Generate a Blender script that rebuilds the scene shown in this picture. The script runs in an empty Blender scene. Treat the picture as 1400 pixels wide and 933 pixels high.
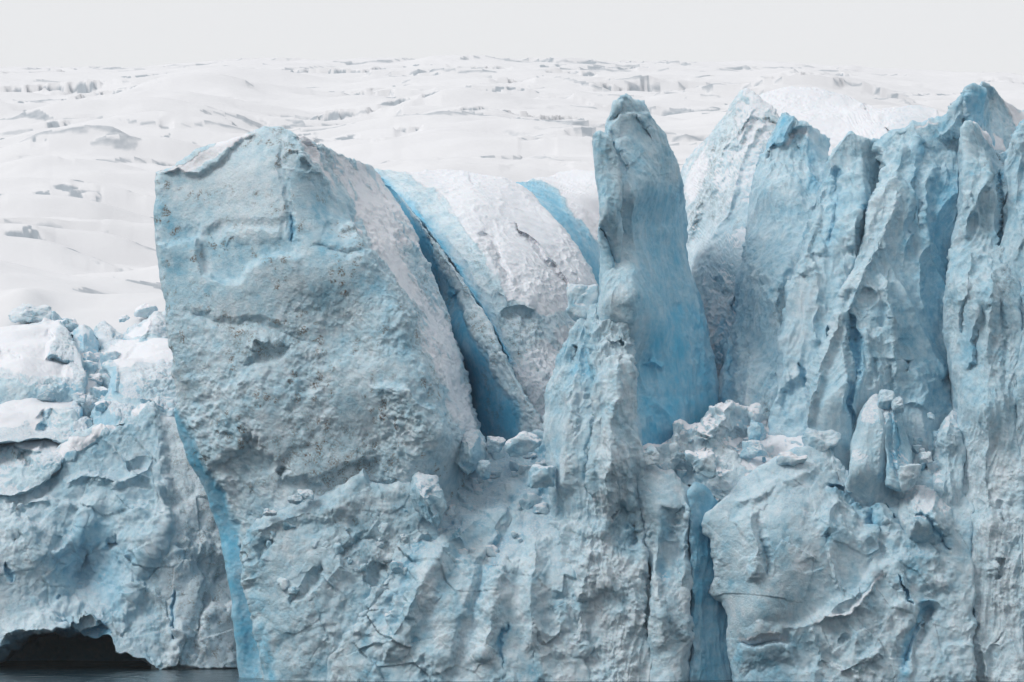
import bpy, bmesh, math, random
import numpy as np
from mathutils import Vector

SC = bpy.context.scene
COL = SC.collection
rng = np.random.default_rng(7)
F32 = np.float32

# ------------------------------------------------------------------ camera geometry
# The camera looks level along +Y from the deck of a ship.  Photo units ("px", a
# 1400 x 933 sheet) are turned into metres at the distance where a thing stands.
CAM_D, EYE = 700.0, 24.0
HOR = 691.0                       # sheet row of the eye level


def world(px, py, y):
    d = CAM_D + y
    return (px - 700.0) * d / 7000.0, y, EYE + (HOR - py) * d / 7000.0


# ------------------------------------------------------------------ noise volumes (periodic, band limited)
N = 128


def _bands():
    k = np.fft.fftfreq(N) * N
    kx, ky, kz = np.meshgrid(k, k, k[: N // 2 + 1], indexing="ij")
    return np.sqrt(kx * kx + ky * ky + kz * kz)


_K = _bands()


def _field(lo, hi, beta=0.0):
    w = np.fft.rfftn(rng.standard_normal((N, N, N)).astype(F32))
    m = ((_K >= lo) & (_K <= hi)) * np.where(_K > 0, np.maximum(_K, 1), 1) ** (-beta)
    f = np.fft.irfftn(w * m, s=(N, N, N)).astype(F32)
    return f / f.std()


V_L = _field(1.6, 24, 3.3)                     # smooth swellings
V_F = _field(2, 40, 2.35)                      # fractal lumps, longest wave about 64 voxels
_oct = [_field(2 * 2 ** o * 0.8, 2 * 2 ** o * 1.25) for o in range(5)]
V_B = sum(np.abs(n) * 0.45 ** i for i, n in enumerate(_oct))     # rounded lumps, sharp creases between
V_B = ((V_B - V_B.mean()) / V_B.std()).astype(F32)
V_R = np.zeros((N, N, N), F32)                 # sharp crests
_wt = np.ones((N, N, N), F32)
for i, n in enumerate(_oct):
    s = np.clip(1 - np.abs(n) * 0.8, 0, 1) ** 1.5
    V_R += s * _wt * 0.44 ** i
    _wt = np.clip(s * 1.6, 0, 1)
V_R = ((V_R - V_R.mean()) / V_R.std()).astype(F32)
V_S = _oct[0]                                   # smooth single band
del _K

_a, _b = math.radians(31), math.radians(23)
_ROT = (np.array([[math.cos(_a), -math.sin(_a), 0], [math.sin(_a), math.cos(_a), 0], [0, 0, 1]])
        @ np.array([[1, 0, 0], [0, math.cos(_b), -math.sin(_b)], [0, math.sin(_b), math.cos(_b)]])).astype(F32)


def vol(V, P, wl, stretch=None, off=0.0, rot=True):
    """Sample a noise volume at points P (n,3); wl = longest wavelength in metres."""
    Q = P.astype(F32) * (64.0 / wl)
    if stretch is not None:
        Q = Q / np.array(stretch, F32)
    if rot:
        Q = Q @ _ROT.T
    Q = Q + F32(off * 17.31 + 1000.0 * N)
    I = np.floor(Q)
    f = Q - I
    I = I.astype(np.int64) % N
    J = (I + 1) % N
    flat = V.ravel()
    x0, x1 = I[:, 0] * (N * N), J[:, 0] * (N * N)
    y0, y1 = I[:, 1] * N, J[:, 1] * N
    z0, z1 = I[:, 2], J[:, 2]
    fx, fy, fz = f[:, 0], f[:, 1], f[:, 2]

    def lz(b):
        p, q = flat[b + z0], flat[b + z1]
        return p + (q - p) * fz
    c00, c01, c10, c11 = lz(x0 + y0), lz(x0 + y1), lz(x1 + y0), lz(x1 + y1)
    c0 = c00 + (c01 - c00) * fy
    c1 = c10 + (c11 - c10) * fy
    return c0 + (c1 - c0) * fx


def sstep(a, b, x):
    t = np.clip((x - a) / (b - a), 0, 1)
    return t * t * (3 - 2 * t)


_HT = rng.random((256, 256, 6)).astype(F32)


def voronoi(qx, qy, seed=0):
    """Nearest jittered cell: returns dx, dy to it, F2-F1 and the cell's random numbers."""
    ix, iy = np.floor(qx).astype(np.int64), np.floor(qy).astype(np.int64)
    f1 = np.full(qx.shape, 9.0, F32)
    f2 = np.full(qx.shape, 9.0, F32)
    bx = np.zeros_like(f1); by = np.zeros_like(f1); bi = np.zeros(qx.shape, np.int64)
    for ox in (-1, 0, 1):
        for oy in (-1, 0, 1):
            cx, cy = ix + ox, iy + oy
            h = ((cx + seed * 37) % 256) * 256 + (cy + seed * 91) % 256
            hv = _HT.reshape(-1, 6)[h]
            dx = qx - (cx + hv[:, 0]); dy = qy - (cy + hv[:, 1])
            d = np.sqrt(dx * dx + dy * dy)
            nearer = d < f1
            f2 = np.where(nearer, f1, np.minimum(f2, d))
            bx = np.where(nearer, dx, bx); by = np.where(nearer, dy, by); bi = np.where(nearer, h, bi)
            f1 = np.where(nearer, d, f1)
    return bx, by, f2 - f1, _HT.reshape(-1, 6)[bi]


def trifacet(x, y, seed=0):
    """Flat triangles with sharp crests and valleys: linear interpolation of random heights on a skewed lattice."""
    s_ = (x + y) * 0.36602540
    a, b = x + s_, y + s_
    i, j = np.floor(a).astype(np.int64), np.floor(b).astype(np.int64)
    u, v = a - i, b - j
    T = _HT[:, :, seed % 6].ravel()
    o = seed * 53

    def hv(p, q):
        return T[((p + o) % 256) * 256 + (q + 2 * o) % 256]
    lo = u > v
    h0, h1 = hv(i, j), hv(i + 1, j + 1)
    hm = np.where(lo, hv(i + 1, j), hv(i, j + 1))
    mx_, mn_ = np.maximum(u, v), np.minimum(u, v)
    return (h0 * (1 - mx_) + hm * (mx_ - mn_) + h1 * mn_ - .5) * 2


def facets(q1, q2, w1, w2, seed, fine=1.0):
    h = trifacet(q1 + .34 * w1, q2 + .34 * w2, seed)
    c, s_ = .8, .6
    h = h + .40 * trifacet((q1 * c + q2 * s_) * 2.1 + .45 * w2, (q2 * c - q1 * s_) * 2.1 + .45 * w1, seed + 1)
    h = h + .20 * fine * trifacet((q1 * c - q2 * s_) * 4.3 + .6 * w1, (q2 * c + q1 * s_) * 4.3 - .6 * w2, seed + 2)
    return h + .08 * fine * trifacet(q1 * 9.1 - .8 * w2, q2 * 9.1 + .8 * w1, seed + 3)


def blur(A, n):
    for _ in range(n):
        for ax in (0, 1):
            B = np.concatenate([np.take(A, [0], ax), A, np.take(A, [-1], ax)], ax)
            m = A.shape[ax]
            A = (np.take(B, range(0, m), ax) + 2 * A + np.take(B, range(2, m + 2), ax)) / 4
    return A


def components(mask):
    """Connected pieces of a boolean grid, largest first (flat index arrays)."""
    h, w_ = mask.shape
    m = mask.ravel().tolist()
    seen = bytearray(len(m))
    out = []
    for st in np.flatnonzero(mask.ravel()).tolist():
        if seen[st]:
            continue
        seen[st] = 1
        comp = [st]
        k = 0
        while k < len(comp):
            c = comp[k]; k += 1
            x = c % w_
            for nb, ok in ((c - 1, x > 0), (c + 1, x < w_ - 1), (c - w_, c >= w_), (c + w_, c + w_ < len(m))):
                if ok and m[nb] and not seen[nb]:
                    seen[nb] = 1; comp.append(nb)
        out.append(np.array(comp))
    return sorted(out, key=len, reverse=True)


# ------------------------------------------------------------------ 2-D outline tools
def resample(pts, n, rough=0.0, seed=0):
    p = np.array(pts, float)
    seg = np.sqrt((np.diff(p, axis=0) ** 2).sum(1))
    s = np.concatenate([[0], np.cumsum(seg)])
    t = np.linspace(0, s[-1], n)
    q = np.stack([np.interp(t, s, p[:, 0]), np.interp(t, s, p[:, 1])], 1)
    if rough:
        r = np.random.default_rng(seed)
        for wl, am in ((60, 1.0), (26, .6), (11, .4), (5, .25)):
            m = max(3, int(s[-1] / wl) + 2)
            for c in (0, 1):
                q[:, c] += rough * am * np.interp(t, np.linspace(0, s[-1], m), r.standard_normal(m)) * np.minimum(1, np.minimum(t, s[-1] - t) / 12)
    return q


def plen(pts):
    p = np.array(pts, float)
    return np.sqrt((np.diff(p, axis=0) ** 2).sum(1)).sum()


def polydist(x, y, pts):
    """Distance to a polyline, the side (+ on the left when walking down the sheet) and the way along it 0..1."""
    p = np.array(pts, float)
    best = np.full(x.shape, 1e9); sgn = np.ones(x.shape); tt = np.zeros(x.shape)
    tot = plen(pts); acc = 0.0
    for a, b in zip(p[:-1], p[1:]):
        vx, vy = b - a
        L = math.hypot(vx, vy) or 1e-6
        wx, wy = x - a[0], y - a[1]
        t = np.clip((wx * vx + wy * vy) / (L * L), 0, 1)
        d = np.hypot(wx - t * vx, wy - t * vy)
        c = vx * wy - vy * wx
        m = d < best
        best = np.where(m, d, best); sgn = np.where(m, np.sign(c), sgn); tt = np.where(m, (acc + t * L) / tot, tt)
        acc += L
    return best, sgn, tt


def polysdf(x, y, pts):
    """Signed distance to a closed outline, negative inside."""
    p = np.array(list(pts) + [pts[0]], float)
    d, _, _ = polydist(x, y, p)
    ins = np.zeros(x.shape, bool)
    for a, b in zip(p[:-1], p[1:]):
        if a[1] == b[1]:
            continue
        c = ((a[1] > y) != (b[1] > y)) & (x < (b[0] - a[0]) * (y - a[1]) / (b[1] - a[1]) + a[0])
        ins ^= c
    return np.where(ins, -d, d)


def rbf(ctrl, x, y):
    c = np.array(ctrl, float)
    n = len(c)
    if n < 3:
        return np.full(x.shape, c[0, 2])
    ph = lambda r: np.sqrt(r * r + 900.0)
    A = np.zeros((n + 3, n + 3))
    A[:n, :n] = ph(np.hypot(c[:, None, 0] - c[None, :, 0], c[:, None, 1] - c[None, :, 1]))
    A[:n, n] = 1; A[:n, n + 1] = c[:, 0] / 100; A[:n, n + 2] = c[:, 1] / 100
    A[n:, :n] = A[:n, n:].T
    w = np.linalg.lstsq(A, np.concatenate([c[:, 2], [0, 0, 0]]), rcond=None)[0]
    o = w[n] + w[n + 1] * x / 100 + w[n + 2] * y / 100
    for i in range(n):
        o = o + w[i] * ph(np.hypot(x - c[i, 0], y - c[i, 1]))
    return o


# ------------------------------------------------------------------ mesh making
def make_mesh(name, verts, quads, attrs, mat, normals=None, cap=None):
    me = bpy.data.meshes.new(name)
    nv, nf = len(verts), len(quads)
    ncap = 0 if cap is None else len(cap)
    me.vertices.add(nv)
    me.vertices.foreach_set("co", np.ascontiguousarray(verts, F32).ravel())
    me.loops.add(nf * 4 + ncap)
    li = quads.astype(np.int32).ravel()
    if ncap:
        li = np.concatenate([li, np.array(cap, np.int32)])
    me.loops.foreach_set("vertex_index", li)
    me.polygons.add(nf + (1 if ncap else 0))
    st = np.arange(nf, dtype=np.int32) * 4
    if ncap:
        st = np.concatenate([st, [nf * 4]]).astype(np.int32)
    me.polygons.foreach_set("loop_start", st)
    me.polygons.foreach_set("use_smooth", np.ones(len(st), bool))
    for k, v in attrs.items():
        a = me.attributes.new(k, "FLOAT", "POINT")
        a.data.foreach_set("value", np.ascontiguousarray(v, F32))
    me.update(calc_edges=True)
    me.validate()
    if normals is not None:
        me.normals_split_custom_set_from_vertices(normals.tolist())
    me.materials.append(mat)
    o = bpy.data.objects.new(name, me)
    COL.objects.link(o)
    return o


def tag(o, label, cat, group=None, kind=None):
    if label: o["label"] = label
    if cat: o["category"] = cat
    if group: o["group"] = group
    if kind: o["kind"] = kind
    return o


def sub_mesh(quads, keep):
    q = quads[keep]
    u, inv = np.unique(q.ravel(), return_inverse=True)
    return u, inv.reshape(-1, 4)


def wall_grid(nv, nu):
    i = np.arange(nv - 1)[:, None] * nu + np.arange(nu - 1)[None, :]
    return np.stack([i, i + nu, i + nu + 1, i + 1], -1).reshape(-1, 4)


SURF = {}
DEFAULT_PARTS = [("clear_ice_face", "clear"), ("snow_cover", "snow")]


def body(name, label, cat, T, B, L=(), R=(), depth=(), thick=14.0, rnd=(2, 2, 2, 0), step=1.2, rough=1.2,
         strokes=(), paint=(), style=None, snow=0.0, snow_n=(0.45, 0.75), tone=(0.45, 0.25), dirt=0.0, parts=(),
         seed=1, group=None, parent=None, base=None, taper=0.12, warp=2.4, mat="ice", gain=1.35):
    """One mass of ice: a front modelled in relief between its four edge curves, sides that turn back and a back face.
    T, B run left to right, L, R top to bottom without the corners."""
    st = style or {}
    SURF[name] = depth
    Lf = [T[0]] + list(L) + [B[0]]
    Rf = [T[-1]] + list(R) + [B[-1]]
    nu = int(max(plen(T), plen(B)) / step) + 2
    nv = int(max(plen(Lf), plen(Rf)) / step) + 2
    t, b = resample(T, nu, rough, seed), resample(B, nu, rough, seed + 1)
    l, r = resample(Lf, nv, rough, seed + 2), resample(Rf, nv, rough, seed + 3)
    k = 12
    uu = np.clip(np.arange(-k, nu + k), 0, nu - 1)
    vv = np.clip(np.arange(-k, nv + k), 0, nv - 1)
    ou = np.maximum(np.maximum(-np.arange(-k, nu + k), np.arange(-k, nu + k) - nu + 1), 0)
    ov = np.maximum(np.maximum(-np.arange(-k, nv + k), np.arange(-k, nv + k) - nv + 1), 0)
    U = (uu / (nu - 1))[None, :]; Vv = (vv / (nv - 1))[:, None]
    PX = np.empty((len(vv), len(uu), 2))
    for c in (0, 1):
        PX[..., c] = ((1 - Vv) * t[uu, c][None] + Vv * b[uu, c][None] + (1 - U) * l[vv, c][:, None] + U * r[vv, c][:, None]
                      - ((1 - U) * (1 - Vv) * t[0, c] + U * (1 - Vv) * t[-1, c] + (1 - U) * Vv * b[0, c] + U * Vv * b[-1, c]))
    wid = np.hypot(*(r - l).T)[vv][:, None] / 10.0
    hei = np.hypot(*(b - t).T)[uu][None, :] / 10.0
    out = np.maximum(ou[None, :], ov[:, None]) / k
    px, py = PX[..., 0].ravel(), PX[..., 1].ravel()
    y = rbf(depth, px, py)
    # strokes, walked with a little wander so that no line is ruler-straight
    X, _, Z = world(px, py, y)
    P0 = np.stack([px / 10, 0 * px + 3 * seed, -py / 10], 1)
    wx = px + warp * vol(V_F, P0, 9, off=seed + .3) + .7 * vol(V_F, P0, 2.2, off=seed + .9)
    wy = py + warp * vol(V_F, P0, 9, off=seed + 5.3) + .7 * vol(V_F, P0, 2.2, off=seed + 5.9)
    clear = np.zeros_like(px); dirtm = np.zeros_like(px); snowp = np.zeros_like(px); tonep = np.zeros_like(px); rgh = np.zeros_like(px)
    for s in strokes:
        kind, pts, w, amp = s[:4]
        amp *= (gain if kind != 'C' else .8)
        reach = s[4] if len(s) > 4 else w * 6
        x0 = min(p[0] for p in pts); x1 = max(p[0] for p in pts)
        y0 = min(p[1] for p in pts); y1 = max(p[1] for p in pts)
        m = reach * 2 + w * 2 + warp * 3
        idx = np.where((px > x0 - m) & (px < x1 + m) & (py > y0 - m) & (py < y1 + m))[0]
        if not len(idx):
            continue
        d, sg, tt = polydist(wx[idx], wy[idx], pts)
        fade = sstep(0, .12, tt) * sstep(0, .12, 1 - tt) * .999 + .001
        if kind == "R":
            y[idx] -= amp * fade * np.clip(1 - d / w, 0, 1) ** 1.3
        elif kind == "r":
            y[idx] -= .9 * amp * fade * np.clip(1 - d / (1.5 * w), 0, 1)
        elif kind == "G":
            y[idx] += .8 * amp * fade * np.clip(1 - d / (1.3 * w), 0, 1) ** 1.15
        elif kind == "C":
            e = np.clip(1 - d / (w * (.35 + .65 * np.sin(np.pi * tt))), 0, 1)
            y[idx] += amp * fade * np.sqrt(e)
            clear[idx] = np.maximum(clear[idx], .7 * np.clip(1 - d / (w * 2.5), 0, 1) * fade)
        elif kind == "S":
            sd = d * sg
            y[idx] -= amp * fade * (sstep(-w, w, sd) - .5) * np.exp(-(d / reach) ** 2)
    for s in paint:
        at, how, pts, w, val = s
        arr = {"clear": clear, "dirt": dirtm, "snow": snowp, "tone": tonep, "rough": rgh}[at]
        if how == "L":
            d, _, _ = polydist(wx, wy, pts)
            q = val * np.exp(-(d / w) ** 2)
        else:
            q = val * (1 - sstep(-w, w, polysdf(wx, wy, pts)))
        arr[:] = arr + q if at in ("tone", "rough") else np.maximum(arr, q)
    # edges turn away from the front
    rl, rr, rt, rb = rnd
    y2 = y.reshape(out.shape)

    def turn(dist, rad):
        e = np.clip(1 - dist / max(rad, 1e-3), 0, 1)
        return rad * (1 - np.sqrt(np.clip(1 - e * e, 0, 1))) if rad > 0 else 0 * dist
    back = turn(U * wid, rl) + turn((1 - U) * wid, rr) + turn(Vv * hei, rt) + turn((1 - Vv) * hei, rb)
    y2 = y2 + back
    PX0 = PX.reshape(-1, 2)
    X, _, Z = world(PX0[:, 0], PX0[:, 1], y2.ravel())
    X = X.reshape(out.shape); Z = Z.reshape(out.shape)
    cx, cz = X.mean(), Z.mean()
    a = out ** 1.6
    Y = y2 + a * thick
    X = X - (X - cx) * taper * a
    Z = Z - np.clip(Z - cz, 0, None) * taper * a
    P = np.stack([X, Y, Z], -1)

    def nrm(P):
        du = np.gradient(P, axis=1); dv = np.gradient(P, axis=0)
        n = np.cross(dv, du)
        return n / (np.linalg.norm(n, axis=-1, keepdims=True) + 1e-9)
    Nn = nrm(blur(P, 14)).reshape(-1, 3)
    Pf = P.reshape(-1, 3)
    h = np.zeros(len(Pf))
    rgm = np.clip(1 + rgh, 0, 4)
    mod = .55 + .45 * sstep(-1, 1, vol(V_S, Pf, 28, off=seed + 2.2))
    crisp = np.clip(.25 + 1.1 * sstep(-.9, 1.3, vol(V_F, Pf, 20, off=seed + 31)), 0, 1.5) * np.clip(rgm, .2, 1.6)
    amod = .2 + 1.25 * sstep(-.8, 1.2, vol(V_F, Pf, 24, off=seed + 41))
    if "lump" in st:
        wl, am = st["lump"]; h += .42 * am * vol(V_L, Pf, wl, off=seed)
    if "flute" in st:
        wl, sx, am = st["flute"]
        Q = Pf.copy(); Q[:, 0] += .12 * Q[:, 2] * st.get("lean", 0) + 1.2 * vol(V_S, Pf, 14, off=seed + 4)
        h += .62 * am * mod * vol(V_R, Q, wl, (1, 1, sx), off=seed + 1, rot=False) + .13 * am * vol(V_R, Q, wl * .4, (1, 1, sx * 1.4), off=seed + 2, rot=False)
    if "bill" in st:
        wl, am = st["bill"]; h += .13 * am * rgm * (.4 + .6 * mod) * vol(V_B, Pf, wl, off=seed + 3)
    for fk in ("facet", "facet2"):
        if fk in st:
            sx, sz, am = st[fk]
            ang = st.get("turn", 0.3) + (0.5 if fk == "facet2" else 0)
            w1, w2 = vol(V_F, Pf, sx * 2.5, off=seed + 7), vol(V_F, Pf, sx * 2.5, off=seed + 8)
            sx, sz = sx * 1.7, sz * 1.7
            qx = (Pf[:, 0] + .6 * Pf[:, 1]); qz = Pf[:, 2]
            q1 = (qx * math.cos(ang) + qz * math.sin(ang)) / sx 
            q2 = (-qx * math.sin(ang) + qz * math.cos(ang)) / sz 
            if fk == "facet":
                h += .40 * am * np.clip(rgm, 0, 2) * amod * (.5 + mod) * facets(q1, q2, w1, w2, seed, crisp)
            else:
                dx, dy, gap, hv = voronoi(q1, q2, seed + 5)
                h += .75 * am * rgm * (.3 + .8 * amod) * ((hv[:, 2] - .5) * 1.8 * dx + (hv[:, 3] - .5) * 1.8 * dy + (hv[:, 4] - .5) * 1.3 - .10 * (1 - sstep(0, .05, gap)))
    if "rub" in st:
        wl, am = st["rub"]; h += .09 * am * rgm * crisp * vol(V_B, Pf, wl, off=seed + 11)
    if "ledge" in st:
        wl, am = st["ledge"]
        h += am * vol(V_R, Pf, wl, (3.5, 3.5, .6), off=seed + 13, rot=False)
    if "pit" in st:
        wl, am, thr = st["pit"]; h -= .12 * am * sstep(thr, thr + .9, vol(V_F, Pf, wl, off=seed + 15))
    fx = (Pf[:, 0] + .6 * Pf[:, 1])
    w1, w2 = vol(V_F, Pf, 3, off=seed + 17), vol(V_F, Pf, 3, off=seed + 18)
    rg1 = np.clip(rgm, .35, 1.6)
    h += .055 * rg1 * amod * trifacet(fx / 1.05 + .5 * w1, Pf[:, 2] / 1.2 + .5 * w2, seed + 4)
    h += .045 * rg1 * crisp * vol(V_F, Pf, 3.2, off=seed + 19)
    if "flute" in st:
        h += .045 * np.clip(rgm, .4, 1.2) * vol(V_R, Q, 1.7, (1, 1, 9), off=seed + 20, rot=False)
    inner = (1 - .75 * sstep(.3, 1, out)).ravel()
    Pf = Pf + Nn * (h * inner)[:, None]
    Nn = nrm(Pf.reshape(P.shape)).reshape(-1, 3)
    big = nrm(P).reshape(-1, 3)
    n1, n2 = vol(V_F, Pf, 7, off=seed + 21), vol(V_F, Pf, 2.0, off=seed + 23)
    snowm = snowp.copy()
    if "streak" in st:
        ang, wl, am = st["streak"]            # streaks of thinner snow that run down the slope (angle on the sheet)
        ca, sa = math.cos(ang), math.sin(ang)
        S_ = np.stack([(px * ca + py * sa) / 10, 0 * px + 7.7 * seed, (-px * sa + py * ca) / 10], 1)
        k1, k2 = vol(V_F, S_, wl, (7, 1, 1), rot=False, off=3), vol(V_F, S_, wl * .3, (6, 1, 1), rot=False, off=4)
        snowm = snowm - am * sstep(-.2, 1.5, k1 + .5 * k2) * (snowp > .1) - .12 * am * n2
    if snow > 0:
        up = Nn[:, 2] * .6 + big[:, 2] * .4
        snowm = np.maximum(snowm, snow * sstep(snow_n[0], snow_n[1], up + .10 * n1 + .05 * n2))
    snowm = np.clip(snowm, 0, 1)
    tonev = np.clip(tone[0] + .04 + .6 * tone[1] * n1 + .08 * n2 + tonep, 0, 1)
    dm = np.clip(dirtm * (.55 + .45 * n2) + dirt * sstep(-.1, 1.4, vol(V_F, Pf, 9, off=seed + 25)) * sstep(.1, 1.2, vol(V_B, Pf, 2, off=seed + 26)), 0, 1)
    cl = np.clip(clear * (.92 + .10 * n1), 0, 1)
    attrs = {"snow": snowm, "tone": tonev, "dirt": dm, "clear": cl}
    q = wall_grid(len(vv), len(uu))
    g = np.arange(len(vv) * len(uu)).reshape(len(vv), len(uu))
    # the back: a coarse sheet that follows the front at full thickness, on the same edge
    ri = np.unique(np.r_[np.arange(k, len(vv) - k, 9), len(vv) - k - 1]); ci = np.unique(np.r_[np.arange(k, len(uu) - k, 9), len(uu) - k - 1])
    Pb = P[np.ix_(ri, ci)].copy()
    Pb[..., 1] += thick
    Pb[..., 0] -= (Pb[..., 0] - cx) * taper
    Pb[..., 2] -= np.clip(Pb[..., 2] - cz, 0, None) * taper
    backq = wall_grid(len(ri), len(ci))[:, ::-1] + len(Pf)
    nb_ = Pb.shape[0] * Pb.shape[1]
    Pf = np.concatenate([Pf, Pb.reshape(-1, 3)])
    Nn = np.concatenate([Nn, np.tile([0., 1., 0.], (nb_, 1))])
    attrs = {a_: np.concatenate([v_, np.full(nb_, v_.mean())]) for a_, v_ in attrs.items()}
    qf = q
    org = np.array([Pf[:, 0].mean(), Pf[:, 1].min() + 2, Pf[:, 2].min()]) if base is None else np.array(base)
    if parent is not None:
        org = np.array(parent.location)
    V = Pf - org
    M = MATS[mat]
    keep = np.ones(len(q), bool)
    kids = []
    for pn, msk in list(parts) + [p for p in DEFAULT_PARTS if p[1] not in [q_[1] for q_ in parts if isinstance(q_[1], str)]]:
        if isinstance(msk, str):
            mv = attrs[msk][:len(inner)] * inner
        else:
            mv = (polysdf(wx, wy, msk) < 0).astype(float)
        f = ((mv[q].mean(1) > .4) & keep).reshape(len(vv) - 1, len(uu) - 1)
        f = blur(blur(f.astype(F32), 3) > .5, 1) > .5
        f = f & keep.reshape(f.shape)
        cs = [c for c in components(f)[:4] if len(c) > 150]
        cs = [c for c in cs if len(c) > .12 * len(cs[0])]
        for c in cs:
            ff = np.zeros(len(q), bool); ff[c] = True
            keep &= ~ff
            kids.append((pn, ff))
    nn = Nn if kids else None
    allq = np.concatenate([qf[keep], backq])
    u, qq = sub_mesh(allq, np.ones(len(allq), bool))
    o = make_mesh(name, V[u], qq, {a_: v_[u] for a_, v_ in attrs.items()}, M, nn[u] if kids else None)
    o.location = org if parent is None else (0, 0, 0)
    o.parent = parent
    for pn, f in kids:
        u, qq = sub_mesh(q, f)
        c = make_mesh(pn, V[u], qq, {a_: v_[u] for a_, v_ in attrs.items()}, M, nn[u])
        c.parent = o
    if parent is None:
        tag(o, label, cat, group)
    elif label:
        o["label"] = label
    return o


def chunk(label, px, py, y, w, h, dep=None, seed=1, group=None, tone=.4, clear=0.0, snow=0.0, cat="ice block", planes=15,
          sub=5, lean=0.0, soft=26.0, rough=1.0, name="ice_block", dirt=0.0):
    """A loose block: many random flats cut from a ball, edges worn, standing at its own distance."""
    r = np.random.default_rng(seed * 13 + 5)
    bm = bmesh.new()
    bmesh.ops.create_icosphere(bm, subdivisions=sub, radius=1)
    D = np.array([v.co[:] for v in bm.verts])
    D /= np.linalg.norm(D, axis=1, keepdims=True)
    bm.verts.index_update()
    F = np.array([[v.index for v in f.verts] for f in bm.faces])
    bm.free()
    n = r.standard_normal((planes, 3)); n /= np.linalg.norm(n, axis=1, keepdims=True)
    n = np.concatenate([n, np.eye(3), -np.eye(3)])
    dd = np.concatenate([r.uniform(.55, .85, planes), np.full(6, .9)])
    c = D @ n.T
    rad = np.where(c > .05, dd / np.maximum(c, .05), 9)
    rad = -np.log(np.exp(-soft * rad).sum(1)) / soft
    P = D * rad[:, None]
    P /= np.abs(P).max(0)
    X, Y, Z = world(px, py, y)
    s = (CAM_D + y) / 7000.0
    dep = dep or w * .8
    half = np.array([w / 2 * s, dep / 2 * s, h / 2 * s])
    P = P * half
    P[:, 0] += lean * P[:, 2]
    org = np.array([X, Y, Z - half[2]])
    W = P + np.array([X, Y, Z])
    nn = D
    am = min(w, h) * s
    n1 = vol(V_F, W, 4, off=seed)
    W = W + nn * (am * .04 * rough * vol(V_F, W, am * 1.3, off=seed) + .03 * 2.2 * rough * am * facets((W[:, 0] + .3 * W[:, 1]) * 2.2 / am, (W[:, 2] + .4 * W[:, 1]) * 2.2 / am, .4 * n1, -.4 * n1, seed)
                  + .02 * vol(V_R, W, 1.2, off=seed + 3))[:, None]
    n1 = vol(V_F, W, 4, off=seed)
    # normals for the snow on top
    fn = np.cross(W[F[:, 1]] - W[F[:, 0]], W[F[:, 2]] - W[F[:, 0]])
    vn = np.zeros_like(W)
    for i in range(3):
        np.add.at(vn, F[:, i], fn)
    vn /= np.linalg.norm(vn, axis=1, keepdims=True) + 1e-9
    attrs = {"snow": snow * sstep(.25, .6, vn[:, 2] + .1 * n1), "tone": np.clip(tone + .2 * n1, 0, 1),
             "dirt": np.clip(dirt * (.5 + .6 * n1), 0, 1), "clear": np.clip(clear * (.85 + .2 * n1), 0, 1)}
    me = bpy.data.meshes.new(name)
    me.from_pydata((W - org).tolist(), [], F.tolist())
    me.polygons.foreach_set("use_smooth", np.ones(len(F), bool))
    for kx, v in attrs.items():
        at = me.attributes.new(kx, "FLOAT", "POINT")
        at.data.foreach_set("value", np.ascontiguousarray(v, F32))
    me.materials.append(MATS["ice"])
    o = bpy.data.objects.new(name, me)
    COL.objects.link(o)
    o.location = org
    tag(o, label, cat, group)
    return o
# ------------------------------------------------------------------ materials
MATS = {}
SSS = .12


def nd(nt, t, **kw):
    n = nt.nodes.new(t)
    for k, v in kw.items():
        setattr(n, k, v)
    return n


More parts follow.
